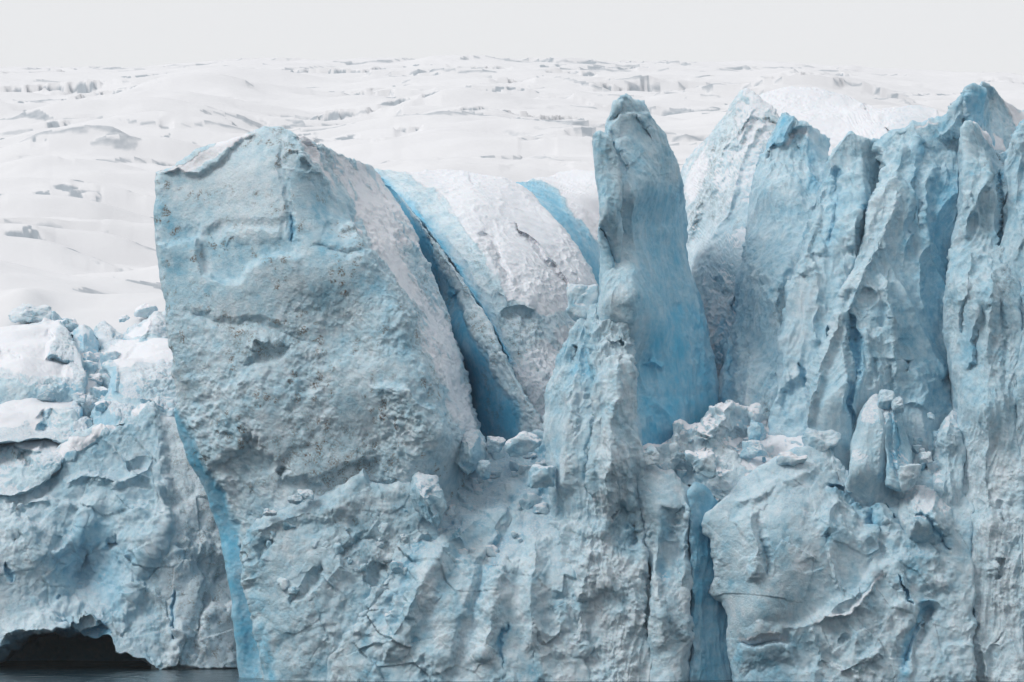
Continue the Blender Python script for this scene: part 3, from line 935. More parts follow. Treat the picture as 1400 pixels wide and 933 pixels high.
# ------------------------------------------------------------------ the spire in the middle and what carries it
spire = body("ice_spire", "tall free standing blue ice spire with rounded pointed top", "ice spire",
    T=[(826, 190), (829, 170), (833, 160), (836, 152), (840, 138), (848, 131), (857, 131), (865, 134), (879, 138), (884, 148)],
    R=[(892, 164), (904, 182), (912, 200), (922, 216), (929, 232), (934, 252), (936, 276), (938, 304), (940, 334), (946, 370), (955, 402), (967, 440), (974, 480), (981, 535), (985, 575)],
    B=[(815, 690), (870, 690), (975, 640)],
    L=[(832, 215), (836, 240), (834, 300), (826, 360), (818, 420), (812, 500)],
    depth=[(826, 190, 14), (850, 132, 16.5), (884, 148, 20), (860, 260, 11), (864, 400, 8.5), (866, 600, 6), (818, 330, 13), (812, 500, 12.5), (840, 450, 9.5),
           (910, 260, 20), (936, 276, 32), (950, 400, 30), (920, 450, 18), (985, 575, 27), (930, 590, 17), (875, 640, 8), (890, 200, 19), (975, 640, 24)],
    thick=24, rnd=(1.6, 1.4, 1.4, 0), seed=57, rough=.8, step=1.1, gain=1.15,
    style=dict(lump=(14, .42), flute=(6, 8, .22), rub=(3, .12), facet=(6, 12, .24), fine=.05, micro=.03),
    strokes=[("R", [(862, 225), (866, 330), (866, 440), (866, 560), (868, 640)], 22, .9),
             ("S", [(829, 174), (846, 160), (870, 156), (886, 150)], 3, .9, 20), ("S", [(866, 158), (870, 168), (876, 175), (880, 158)], 3, -.8, 12),
             ("S", [(840, 190), (850, 225), (858, 232)], 4, -1.4, 16), ("G", [(850, 205), (853, 228)], 4, .9),
             ("S", [(845, 134), (846, 150), (830, 172)], 4, .8, 14),
             ("r", [(905, 300), (915, 360), (930, 420)], 18, .6), ("G", [(885, 270), (888, 330), (886, 400)], 12, .5),
             ("r", [(935, 380), (950, 450), (965, 530)], 16, .7),
             ("G", [(880, 540), (900, 545), (960, 540)], 10, .35), ("r", [(885, 490), (895, 500), (905, 504)], 5, 1.0)],
    paint=[("clear", "A", [(868, 260), (934, 250), (940, 340), (985, 520), (990, 640), (868, 640), (867, 400)], 16, .5),
           ("clear", "A", [(872, 440), (960, 400), (985, 520), (990, 660), (872, 660)], 22, .85), ("clear", "L", [(932, 420), (960, 500), (978, 580)], 16, .85),
           ("clear", "L", [(856, 250), (880, 280)], 22, .25), ("rough", "A", [(830, 130), (890, 130), (990, 640), (868, 640)], 12, -.45), ("tone", "A", [(820, 180), (860, 230), (862, 460), (812, 460)], 12, -.12), ("dirt", "L", [(836, 160), (866, 158)], 5, .4), ("dirt", "L", [(822, 290), (836, 350)], 6, .25)],
    tone=(.48, .16), dirt=.05)

pin = body("side_pinnacle", None, None, parent=spire,
    T=[(810, 183), (814, 179), (822, 179), (832, 184), (838, 190)],
    R=[(845, 206), (850, 226), (852, 262), (852, 320), (848, 380), (846, 440)],
    B=[(818, 460), (846, 462)],
    L=[(811, 205), (814, 232), (817, 252), (819, 280), (819, 300), (817, 316), (821, 345), (820, 392), (817, 430)],
    depth=[(810, 183, 10), (838, 190, 9.6), (830, 300, 8), (850, 300, 9.6), (817, 316, 9.6), (830, 450, 8), (818, 240, 9.8)],
    thick=9, rnd=(.9, .8, .7, 0), seed=55, rough=.9, step=1.1,
    style=dict(lump=(8, .25), flute=(4, 6, .1), facet=(3, 6, .15), rub=(3, .08), fine=.05),
    strokes=[("C", [(819, 306), (830, 325), (838, 352), (842, 385), (843, 420)], 3.2, 1.8), ("S", [(819, 306), (832, 328), (840, 360), (842, 400)], 3, .9, 14)],
    paint=[("tone", "A", [(815, 180), (840, 190), (850, 280), (818, 300)], 8, .05), ("clear", "L", [(826, 318), (836, 345)], 4, .5)], tone=(.52, .14))
pin["label"] = "small side pinnacle leaning on the left of the spire"

buttress = body("ice_buttress", "pale vertically fluted ice buttress standing in front of the spire's foot", "ice buttress",
    T=[(762, 492), (772, 470), (788, 446), (798, 428), (808, 412), (816, 405), (826, 430), (838, 442), (852, 436), (862, 446), (866, 470)],
    R=[(868, 520), (872, 570), (876, 604), (880, 650), (882, 720), (890, 800), (900, 880)],
    B=[(748, 950), (820, 950), (905, 950)],
    L=[(752, 515), (746, 545), (745, 580), (748, 625), (751, 670), (753, 715), (750, 800), (748, 880)],
    depth=[(762, 492, 9), (816, 405, 11), (862, 446, 9), (840, 450, 8), (866, 480, 7), (830, 480, 5.5), (745, 560, 8), (800, 520, 3.5), (840, 530, 2.0), (868, 540, 4.5), (780, 640, 2), (845, 640, -1), (880, 680, 3), (755, 720, 5), (800, 760, 0), (860, 760, -.5), (760, 950, 1), (830, 950, -2), (905, 950, 0)],
    thick=9, rnd=(2.2, 1.2, 1.2, 0), seed=61, rough=1.4, step=1.1, gain=1.7,
    style=dict(lump=(10, .38), flute=(5, 6, .34), rub=(3.2, .16), facet=(3.6, 7, .42), fine=.07, micro=.04, bill=(6, .15)),
    strokes=[("S", [(812, 415), (806, 500), (812, 560), (808, 640), (802, 700)], 5, -1.6, 26), ("R", [(846, 470), (842, 540), (836, 620), (826, 700)], 16, 1.2),
             ("G", [(806, 520), (812, 570), (802, 640), (806, 700)], 5, 1.0), ("S", [(870, 600), (868, 660), (872, 720)], 4, .8, 16),
             ("S", [(860, 470), (864, 540), (862, 600), (866, 690)], 3, .9, 16), ("S", [(826, 740), (834, 700), (850, 690), (870, 700)], 5, -1.0, 26),
             ("G", [(862, 742), (868, 720)], 7, 1.5), ("r", [(775, 520), (770, 600), (772, 680)], 12, .8), ("S", [(756, 705), (790, 720), (826, 715)], 7, .9, 26),
             ("G", [(790, 470), (782, 495)], 3, .8), ("r", [(836, 470), (850, 462), (862, 480)], 8, 1.2),
             ("G", [(880, 780), (890, 840), (896, 900)], 7, 1.2), ("S", [(780, 800), (800, 820), (840, 800)], 6, -.7, 26), ("R", [(810, 740), (796, 820), (790, 900)], 14, .9)],
    paint=[("rough", "A", [(800, 410), (866, 430), (868, 500), (800, 490)], 10, 1.2), ("rough", "A", [(740, 720), (900, 720), (910, 950), (740, 950)], 20, 1.6), ("tone", "A", [(764, 480), (812, 440), (812, 520), (760, 540)], 14, .3), ("clear", "L", [(784, 500), (778, 512)], 6, .6),
           ("clear", "L", [(800, 505), (820, 520)], 8, .25), ("dirt", "L", [(834, 450), (856, 470)], 9, .5), ("tone", "A", [(840, 690), (876, 690), (880, 760), (836, 760)], 12, .25), ("tone", "A", [(744, 730), (900, 760), (900, 950), (744, 950)], 30, -.25), ("tone", "L", [(816, 560), (836, 640), (822, 700)], 12, -.2)],
    tone=(.36, .2), dirt=.15, snow=.35)

fan = body("rubble_slope", "bright pale blue slope of jumbled ice between leaning block and fluted buttress", "ice slope",
    T=[(540, 668), (556, 652), (566, 636), (578, 626), (600, 622), (640, 610), (690, 606), (705, 596), (728, 586), (750, 584), (780, 640)],
    R=[(790, 720), (800, 800)], B=[(430, 950), (560, 950), (700, 950), (810, 950)],
    L=[(550, 700), (540, 750), (515, 800), (480, 850), (450, 900)],
    depth=[(540, 668, 8), (600, 622, 18), (690, 606, 20), (750, 584, 16), (640, 680, 12), (720, 680, 10), (600, 760, 2), (700, 780, 1), (560, 900, -1), (700, 950, -3), (450, 930, 0), (800, 720, 4), (800, 950, -2), (500, 840, 0)],
    thick=8, rnd=(1.6, 1, 1.2, 0), seed=71, rough=2.2, step=1.15,
    style=dict(lump=(12, .5), bill=(6, .55), facet=(3.6, 5.4, 1.15), facet2=(2.0, 2.8, .55), rub=(2.6, .16), fine=.07, micro=.04, turn=.45),
    strokes=[("R", [(640, 690), (600, 760), (560, 830), (520, 910)], 26, 1.8), ("S", [(700, 700), (660, 770), (630, 850), (610, 930)], 6, 1.1, 34),
             ("R", [(690, 760), (672, 830), (660, 910)], 22, 1.6), ("S", [(755, 640), (735, 680), (700, 700)], 6, .9, 28), ("r", [(620, 740), (650, 710), (690, 690)], 18, 1.4),
             ("C", [(690, 850), (684, 890), (690, 920)], 3, .9), ("G", [(556, 690), (552, 740)], 6, 1.2), ("R", [(740, 720), (726, 800), (730, 900)], 22, 1.4), ("G", [(600, 640), (610, 660)], 6, .8)],
    paint=[("tone", "A", [(545, 660), (600, 620), (760, 585), (750, 700), (640, 760), (560, 780)], 30, .14), ("tone", "A", [(600, 800), (800, 730), (810, 950), (560, 950)], 40, -.12),
           ("clear", "L", [(655, 720), (610, 790), (580, 870)], 6, .3), ("clear", "L", [(700, 720), (660, 800), (640, 880)], 6, .3), ("clear", "L", [(590, 700), (560, 780), (500, 870)], 7, .3), ("clear", "L", [(735, 640), (750, 655)], 8, .45), ("clear", "L", [(715, 660), (700, 690)], 6, .3), ("clear", "L", [(600, 800), (580, 850)], 9, .25), ("dirt", "L", [(600, 660), (612, 680)], 8, .4)],  # parallel clear strokes paint blue shadow along the diagonal ridges
    tone=(.43, .28), dirt=.03, snow=.4, snow_n=(.4, .7))
# ------------------------------------------------------------------ the right-hand cliff, from the back forwards
body("snow_mound", "smooth white snow mound humped behind the right hand cliff tops", "snow mound",
    T=[(990, 170), (1010, 142), (1040, 128), (1080, 119), (1120, 119), (1160, 128), (1178, 138), (1200, 146), (1225, 142), (1255, 143), (1280, 150), (1300, 175)],
    R=[(1320, 300)], B=[(960, 330), (1150, 330), (1320, 330)], L=[(970, 240)],
    depth=[(1010, 142, 150), (1110, 119, 170), (1178, 138, 165), (1240, 143, 165), (1290, 160, 160), (1000, 230, 105), (1100, 200, 115), (1200, 190, 125), (1260, 190, 130), (1100, 320, 80), (1300, 320, 85), (970, 320, 80)],
    thick=40, rnd=(3, 3, 3, 0), seed=81, rough=.6, step=1.5, style=dict(lump=(26, .7), rub=(5, .08), fine=.03, micro=.02, streak=(2.4, 5, .25)),
    strokes=[("S", [(1150, 122), (1172, 132), (1182, 140), (1150, 145)], 5, -1.6, 18), ("S", [(1195, 152), (1208, 176), (1240, 150), (1286, 158)], 8, 1.5, 26)],
    paint=[("snow", "A", [(940, 90), (1340, 90), (1340, 340), (940, 340)], 5, .8), ("dirt", "L", [(1160, 138), (1180, 142)], 5, .6)], tone=(.2, .1))  # thinned snow and the dirt stroke paint in the mound's grey shading

body("leaning_slab", "pair of dirty grey snow plastered slabs leaning left, right of the spire", "ice slab",
    T=[(1004, 140), (1014, 128), (1022, 124), (1034, 132), (1046, 140), (1060, 150), (1072, 168), (1090, 190)],
    R=[(1090, 300), (1080, 450)], B=[(950, 560), (1010, 590), (1080, 590)],
    L=[(985, 164), (966, 190), (950, 206), (936, 226), (930, 250), (934, 300), (940, 350), (950, 420), (960, 500)],
    depth=[(1022, 124, 78), (1060, 150, 74), (1090, 190, 72), (950, 206, 82), (934, 240, 82), (940, 330, 66), (980, 260, 62), (1020, 200, 66), (960, 430, 48), (1000, 350, 50), (1040, 300, 54), (1000, 480, 40), (960, 560, 38), (1060, 560, 36)],
    thick=30, rnd=(1.5, 1, 1, 0), seed=85, rough=1.2, gain=.75,
    style=dict(lump=(12, .3), flute=(7, 1.2, .05), bill=(4, .18), rub=(2.5, .14), facet=(4, 4, .2), fine=.07, streak=(2.1, 3, .5)),
    strokes=[("R", [(1034, 138), (1010, 178), (980, 222), (960, 270), (944, 320), (938, 350)], 9, 2.6), ("G", [(1040, 160), (1016, 200), (986, 240), (960, 300), (948, 350)], 7, 1.0),
             ("R", [(1030, 158), (1002, 205), (978, 250), (964, 285)], 6, 1.1), ("R", [(1046, 160), (1010, 230), (990, 290), (972, 330), (960, 360)], 9, 1.6),
             ("S", [(1032, 140), (1020, 160), (1045, 168)], 4, -1.5, 16), ("G", [(1046, 158), (1056, 168), (1064, 175)], 3, 1.4), ("R", [(1060, 200), (1040, 260), (1024, 300)], 9, .9),
             ("r", [(985, 375), (992, 392), (985, 398)], 7, 1.3), ("G", [(978, 380), (974, 400)], 8, 1.6), ("C", [(1008, 400), (1004, 415), (1010, 425)], 3, 1)],
    paint=[("dirt", "A", [(1015, 130), (1035, 145), (990, 205), (945, 330), (938, 250)], 9, .55), ("dirt", "L", [(1040, 165), (1000, 240), (970, 300)], 12, .45), ("dirt", "L", [(1044, 158), (1064, 174)], 4, 1),
           ("snow", "A", [(930, 226), (950, 206), (980, 180), (970, 240), (940, 300)], 12, .75), ("snow", "A", [(1030, 150), (1050, 165), (1020, 230), (990, 290), (965, 340), (985, 270)], 10, .5),
           ("clear", "L", [(990, 440), (985, 500), (990, 540)], 12, .7), ("tone", "A", [(990, 300), (1040, 270), (1010, 440), (960, 380)], 20, .2), ("snow", "A", [(950, 400), (1010, 380), (1000, 560), (960, 560)], 20, .45), ("rough", "A", [(940, 380), (1020, 370), (1010, 580), (950, 580)], 18, .9)],
    tone=(.16, .16), dirt=.35, snow=.55)

body("blue_serac", "smooth pale blue serac with rounded white shoulder and turquoise knob on top", "serac",
    T=[(1040, 212), (1050, 200), (1054, 180), (1060, 164), (1068, 153), (1076, 152), (1084, 158), (1092, 166), (1104, 166), (1118, 178), (1134, 190)],
    R=[(1130, 230), (1126, 290), (1112, 350), (1100, 420), (1092, 500), (1080, 600)], B=[(984, 600), (1030, 610), (1075, 615)],
    L=[(1034, 236), (1029, 262), (1024, 300), (1018, 340), (1008, 380), (1010, 420), (1000, 455), (988, 490), (984, 540)],
    depth=[(1040, 212, 44), (1068, 153, 46), (1104, 166, 44), (1134, 190, 47), (1060, 260, 37), (1100, 260, 37), (1124, 290, 35), (1024, 300, 41), (1050, 400, 27), (1090, 420, 27), (1010, 420, 34), (1020, 540, 22), (1070, 560, 19), (985, 560, 28)],
    thick=22, rnd=(1.0, .6, .7, 0), seed=91, rough=1.0,
    style=dict(lump=(12, .4), rub=(3.2, .15), flute=(6, 5, .22), facet=(5, 8, .36), fine=.06, bill=(6, .1)),
    strokes=[("S", [(1048, 201), (1062, 202), (1076, 196), (1084, 180), (1096, 180), (1108, 188)], 3, -1.3, 30), ("R", [(1110, 182), (1116, 230), (1112, 290)], 9, 1.0),
             ("S", [(1088, 162), (1082, 176), (1078, 192)], 3, .9, 14), ("S", [(1108, 184), (1114, 240), (1112, 262)], 3, 1.1, 12), 
             ("G", [(1014, 310), (1010, 340)], 5, 1.2), ("r", [(1055, 400), (1065, 460), (1058, 520)], 14, .8), ("G", [(1002, 430), (1004, 470), (992, 520)], 6, 1.4), ("S", [(1085, 350), (1070, 390), (1062, 420)], 5, .7, 18)],
    paint=[("clear", "A", [(1044, 208), (1056, 175), (1070, 150), (1088, 160), (1076, 196), (1062, 203)], 3, .55), ("clear", "L", [(1112, 200), (1114, 260)], 5, .4), ("clear", "L", [(1000, 430), (994, 500), (990, 550)], 7, .6),
           ("snow", "L", [(1078, 200), (1092, 184), (1108, 186)], 6, .55), ("rough", "A", [(1040, 380), (1090, 380), (1080, 600), (990, 600)], 24, 1.4), ("dirt", "L", [(1070, 400), (1060, 460)], 12, .5), ("dirt", "L", [(1048, 550), (1052, 590)], 10, .6)],
    tone=(.46, .18), dirt=.12, snow=.3)

body("grey_fin", "grey blue fin with triangular top, second mass right of the turquoise knob", "ice fin",
    T=[(1140, 212), (1148, 200), (1158, 182), (1164, 178), (1172, 184), (1182, 189), (1200, 188), (1214, 186), (1230, 190)],
    R=[(1225, 300), (1200, 450), (1180, 600)], B=[(1052, 625), (1110, 640), (1170, 640)],
    L=[(1132, 224), (1126, 250), (1116, 274), (1112, 300), (1104, 325), (1098, 350), (1090, 378), (1076, 392), (1077, 420), (1072, 450), (1068, 480), (1064, 530), (1056, 580)],
    depth=[(1140, 212, 34), (1164, 178, 34), (1214, 186, 36), (1120, 280, 30), (1145, 290, 26), (1180, 300, 26), (1100, 400, 20), (1140, 400, 19.5), (1080, 420, 21), (1070, 500, 17), (1110, 520, 16), (1150, 520, 14), (1060, 600, 14), (1110, 620, 12), (1200, 300, 34)],
    thick=20, rnd=(.9, .6, .6, 0), seed=95, rough=1.0, gain=1.3,
    style=dict(lump=(10, .35), flute=(6, 6, .32), bill=(5, .14), rub=(3, .14), facet=(4, 8, .36), fine=.06, lean=1),
    strokes=[("G", [(1143, 225), (1146, 260), (1142, 300), (1138, 340)], 6, 1.4), ("R", [(1126, 250), (1114, 310), (1100, 360)], 9, .9), ("R", [(1176, 215), (1180, 270), (1170, 320), (1160, 380)], 14, 1.2),
             ("G", [(1200, 220), (1190, 270), (1176, 330)], 6, .9), ("C", [(1179, 280), (1181, 288)], 3, 1.2), ("S", [(1116, 300), (1130, 345), (1124, 360)], 5, .6, 16),
             ("S", [(1092, 380), (1110, 366), (1114, 346)], 6, -1.2, 22), ("R", [(1112, 350), (1120, 420), (1112, 480)], 12, .9), ("C", [(1096, 492), (1098, 530)], 2.5, .9), ("R", [(1150, 380), (1136, 440), (1124, 500), (1106, 560)], 9, 1.2),
             ("G", [(1150, 400), (1140, 440), (1130, 490)], 5, .9), ("S", [(1064, 560), (1080, 525), (1096, 508)], 5, -1.0, 20)],
    paint=[("tone", "A", [(1090, 378), (1104, 340), (1130, 360), (1110, 480), (1070, 560)], 14, -.2), ("clear", "L", [(1143, 240), (1141, 310), (1136, 350)], 9, .35), ("dirt", "A", [(1165, 185), (1225, 188), (1200, 260), (1170, 240)], 10, .25), ("clear", "L", [(1075, 552), (1085, 530)], 8, .3)],
    tone=(.5, .16), dirt=.1)

cliff = body("ice_cliff", "broad tall blue grey ice cliff with a sharp turquoise peak at its right end", "ice cliff",
    T=[(1200, 200), (1214, 188), (1222, 178), (1226, 176), (1240, 172), (1262, 168), (1280, 164), (1290, 162), (1298, 156), (1308, 146), (1314, 132), (1322, 118), (1332, 116), (1344, 122), (1356, 140)],
    R=[(1356, 260), (1350, 450), (1350, 650)], B=[(1090, 680), (1200, 690), (1340, 690)],
    L=[(1210, 230), (1206, 250), (1194, 280), (1182, 310), (1172, 345), (1160, 380), (1146, 405), (1140, 440), (1130, 470), (1116, 500), (1106, 540), (1098, 600)],
    depth=[(1200, 200, 32), (1262, 168, 32), (1322, 118, 30), (1356, 140, 34), (1220, 260, 26), (1260, 260, 27), (1300, 260, 30), (1350, 260, 34), (1190, 330, 22), (1180, 420, 16), (1150, 420, 16), (1240, 420, 20), (1290, 420, 25), (1350, 450, 30),
           (1120, 520, 11), (1150, 540, 9), (1200, 560, 13), (1260, 560, 16), (1300, 560, 20), (1350, 650, 22), (1110, 670, 8), (1220, 680, 10)],
    thick=22, rnd=(.8, .6, .5, 0), seed=101, rough=1.0, gain=1.3, step=1.1,
    style=dict(lump=(13, .5), flute=(9, 6, .42), rub=(3, .11), facet=(5, 10, .45), bill=(6, .16), fine=.06, lean=.6),
    strokes=[("R", [(1232, 182), (1226, 260), (1204, 330), (1196, 370)], 14, 1.3), ("G", [(1262, 180), (1256, 240), (1244, 300), (1238, 330)], 5, 1.5), ("S", [(1264, 190), (1258, 250), (1246, 310), (1240, 360)], 4, 1.2, 20),
             ("R", [(1274, 220), (1268, 300), (1264, 380), (1268, 440)], 10, .8), ("S", [(1296, 240), (1272, 250), (1268, 330), (1266, 420)], 4, .9, 16), ("R", [(1200, 330), (1180, 380), (1158, 430)], 10, 1.2),
             ("S", [(1200, 410), (1180, 395), (1160, 398), (1150, 410)], 5, 1.0, 22), ("C", [(1160, 420), (1168, 460), (1170, 500), (1166, 550), (1164, 590)], 6, 2.0), ("S", [(1160, 410), (1158, 480), (1162, 570)], 3, 1.3, 16), ("R", [(1154, 420), (1130, 480), (1112, 540), (1104, 590)], 9, 1.3),
             ("R", [(1206, 370), (1214, 420), (1224, 470), (1226, 520)], 10, 1.1), ("S", [(1168, 450), (1200, 450), (1214, 436), (1212, 410)], 6, .9, 20), ("S", [(1224, 460), (1228, 480), (1224, 496)], 5, 1.2, 16), ("G", [(1195, 490), (1192, 530)], 5, .9),
             ("G", [(1240, 490), (1236, 510)], 5, .9), ("r", [(1250, 500), (1262, 540), (1256, 560)], 16, 1.1), ("S", [(1266, 560), (1280, 520), (1300, 505)], 5, -.9, 22), ("G", [(1222, 530), (1212, 500)], 4, .6),
             ("S", [(1318, 120), (1316, 146), (1326, 164), (1342, 168)], 3, -1.3, 22), ("S", [(1322, 170), (1300, 188), (1280, 192)], 4, .9, 16), ("R", [(1312, 150), (1300, 176), (1284, 190)], 7, .9), ("S", [(1282, 196), (1300, 190), (1316, 180)], 4, -1.0, 22)],
    paint=[("clear", "A", [(1316, 126), (1334, 117), (1346, 126), (1346, 170), (1324, 164), (1318, 146)], 4, .6), ("clear", "L", [(1258, 195), (1252, 260), (1244, 320)], 7, .4), ("clear", "A", [(1270, 300), (1300, 240), (1300, 420), (1272, 430)], 14, .22),
           ("clear", "L", [(1168, 440), (1168, 560)], 8, .5), ("tone", "A", [(1200, 210), (1226, 180), (1230, 300), (1150, 450), (1110, 590), (1100, 560)], 14, -.18), ("tone", "A", [(1270, 250), (1310, 250), (1300, 560), (1240, 560), (1230, 430)], 18, .18), ("dirt", "L", [(1254, 240), (1250, 255)], 7, .5), ("snow", "L", [(1256, 174), (1284, 168)], 3, .6)],
    tone=(.52, .15), dirt=.08, snow=.25, parts=[("peak", [(1284, 198), (1296, 140), (1318, 100), (1350, 100), (1354, 172), (1322, 168), (1302, 190)])])

body("back_pinnacle", "pale green blue pinnacle with slanting snowy back, highest at the photo's right edge", "ice pinnacle",
    T=[(1330, 150), (1338, 122), (1344, 112), (1350, 116), (1362, 126), (1378, 140), (1396, 152), (1420, 148), (1450, 150), (1490, 165)],
    R=[(1490, 330)], B=[(1340, 330), (1420, 330), (1490, 330)], L=[(1336, 240)],
    depth=[(1344, 112, 42), (1330, 150, 42), (1396, 152, 58), (1450, 150, 62), (1350, 180, 38), (1380, 210, 42), (1350, 320, 40), (1420, 300, 50), (1490, 320, 52), (1420, 220, 52)],
    thick=20, rnd=(.8, 1, 1, 0), seed=111, rough=1.0, style=dict(lump=(9, .35), rub=(3, .16), facet=(4, 4, .2), fine=.05),
    strokes=[("S", [(1346, 118), (1350, 140), (1344, 160)], 3, -.9, 14), ("R", [(1346, 116), (1366, 134), (1390, 160), (1402, 180)], 8, 1.0)],
    paint=[("snow", "A", [(1350, 112), (1400, 150), (1490, 140), (1490, 220), (1410, 190), (1376, 150)], 6, .75), ("snow", "A", [(1330, 165), (1345, 172), (1375, 192), (1372, 212), (1352, 200)], 5, .9)], tone=(.5, .15), snow=.4, parts=[("snow_cover", "snow")])

body("snow_ledged_fin", "fluted fin with a sharp left corner and snow ledge on top", "ice fin",
    T=[(1316, 168), (1320, 163), (1330, 166), (1342, 176), (1354, 192), (1360, 206), (1368, 208), (1380, 206), (1392, 214)],
    R=[(1396, 400), (1400, 650), (1404, 850)], B=[(1318, 950), (1360, 950), (1404, 950)],
    L=[(1318, 190), (1319, 220), (1318, 250), (1316, 285), (1308, 306), (1302, 330), (1298, 370), (1294, 396), (1291, 420), (1292, 450), (1298, 480), (1304, 510), (1306, 545), (1306, 600), (1304, 650), (1310, 720), (1312, 800), (1316, 880)],
    depth=[(1316, 168, 22), (1342, 176, 24), (1380, 206, 30), (1330, 260, 17), (1360, 260, 18), (1396, 300, 22), (1305, 320, 18), (1294, 420, 14), (1330, 400, 10), (1370, 400, 11), (1306, 560, 12), (1340, 560, 6), (1390, 560, 8), (1306, 700, 8), (1350, 720, 3), (1400, 720, 3), (1318, 950, 2), (1360, 950, -1), (1400, 950, -2)],
    thick=16, rnd=(.8, .4, .5, 0), seed=121, rough=1.0, gain=1.3, step=1.1,
    style=dict(lump=(9, .32), flute=(6, 7, .30), rub=(3, .13), facet=(3.5, 8, .36), bill=(5, .14), fine=.06, micro=.04),
    strokes=[("R", [(1346, 200), (1344, 250), (1330, 290), (1316, 330)], 9, 1.1), ("S", [(1346, 195), (1350, 240), (1344, 270)], 4, 1.0, 16), ("C", [(1362, 230), (1366, 270), (1368, 320), (1372, 345)], 5, 2.0), ("S", [(1316, 262), (1328, 264), (1330, 285)], 3, .8, 16),
             ("G", [(1318, 400), (1316, 440), (1316, 460)], 4, .9), ("S", [(1340, 410), (1334, 450), (1332, 500), (1318, 510)], 4, 1.3, 16), ("R", [(1330, 340), (1326, 380), (1310, 420)], 10, .9), ("R", [(1362, 360), (1352, 440), (1354, 520)], 12, .8), ("G", [(1370, 400), (1374, 480), (1372, 540)], 4, .7),
             ("R", [(1350, 540), (1346, 640), (1352, 740)], 12, .8), ("C", [(1330, 820), (1332, 850)], 2.5, .9), ("G", [(1338, 850), (1342, 880)], 5, .9), ("G", [(1368, 680), (1372, 720)], 4, .8), ("R", [(1340, 860), (1346, 900), (1350, 930)], 9, 1.0), ("G", [(1364, 760), (1362, 800)], 5, .7), ("S", [(1346, 900), (1360, 880), (1372, 890)], 4, -.7, 14)],
    paint=[("snow", "A", [(1324, 162), (1342, 172), (1358, 190), (1380, 196), (1384, 206), (1364, 210), (1350, 196)], 3, .95), ("dirt", "L", [(1362, 215), (1366, 250), (1368, 310), (1372, 350)], 7, .75), ("dirt", "L", [(1374, 370), (1372, 420)], 9, .5), ("clear", "A", [(1318, 430), (1336, 440), (1332, 505), (1312, 500)], 7, .35),
           ("tone", "A", [(1310, 600), (1400, 600), (1404, 950), (1310, 950)], 30, -.35), ("dirt", "A", [(1310, 640), (1400, 600), (1404, 950), (1318, 950)], 30, .22), ("rough", "A", [(1304, 640), (1404, 640), (1404, 950), (1304, 950)], 30, 1.0)],
    tone=(.5, .15), dirt=.10, snow=.2, parts=[("snow_ledge", "snow"), ("dirty_crack", [(1357, 214), (1369, 214), (1374, 300), (1376, 352), (1366, 352), (1360, 300)])])

body("outer_fin", "rough streaked fin cut off by the photo's right edge, behind a dirty crack", "ice fin",
    T=[(1376, 225), (1382, 200), (1388, 180), (1396, 168), (1410, 160), (1440, 156), (1490, 170)],
    R=[(1500, 500)], B=[(1376, 950), (1440, 950), (1500, 950)], L=[(1374, 260), (1372, 320), (1370, 400), (1372, 500), (1376, 620), (1380, 760), (1378, 860)],
    depth=[(1376, 225, 22), (1396, 168, 24), (1490, 170, 26), (1372, 320, 18), (1400, 320, 14), (1490, 320, 16), (1372, 500, 12), (1410, 500, 7), (1490, 500, 9), (1380, 760, 4), (1420, 760, 0), (1380, 950, 0), (1490, 950, -4)],
    thick=16, rnd=(.8, .6, .5, 0), seed=131, rough=1.0, gain=1.3, style=dict(lump=(10, .38), flute=(6, 6, .40), rub=(3, .15), facet=(4, 8, .36), bill=(5, .15), fine=.06),
    strokes=[("R", [(1394, 180), (1392, 260), (1394, 360)], 8, .9), ("G", [(1386, 380), (1388, 460), (1390, 540)], 4, .7)],
    paint=[("tone", "A", [(1370, 600), (1500, 600), (1500, 950), (1370, 950)], 30, -.35), ("dirt", "A", [(1370, 480), (1400, 480), (1500, 950), (1376, 950)], 26, .25), ("rough", "A", [(1370, 640), (1500, 640), (1500, 950), (1370, 950)], 30, .8)],
    tone=(.5, .15), dirt=.12, snow=.2)

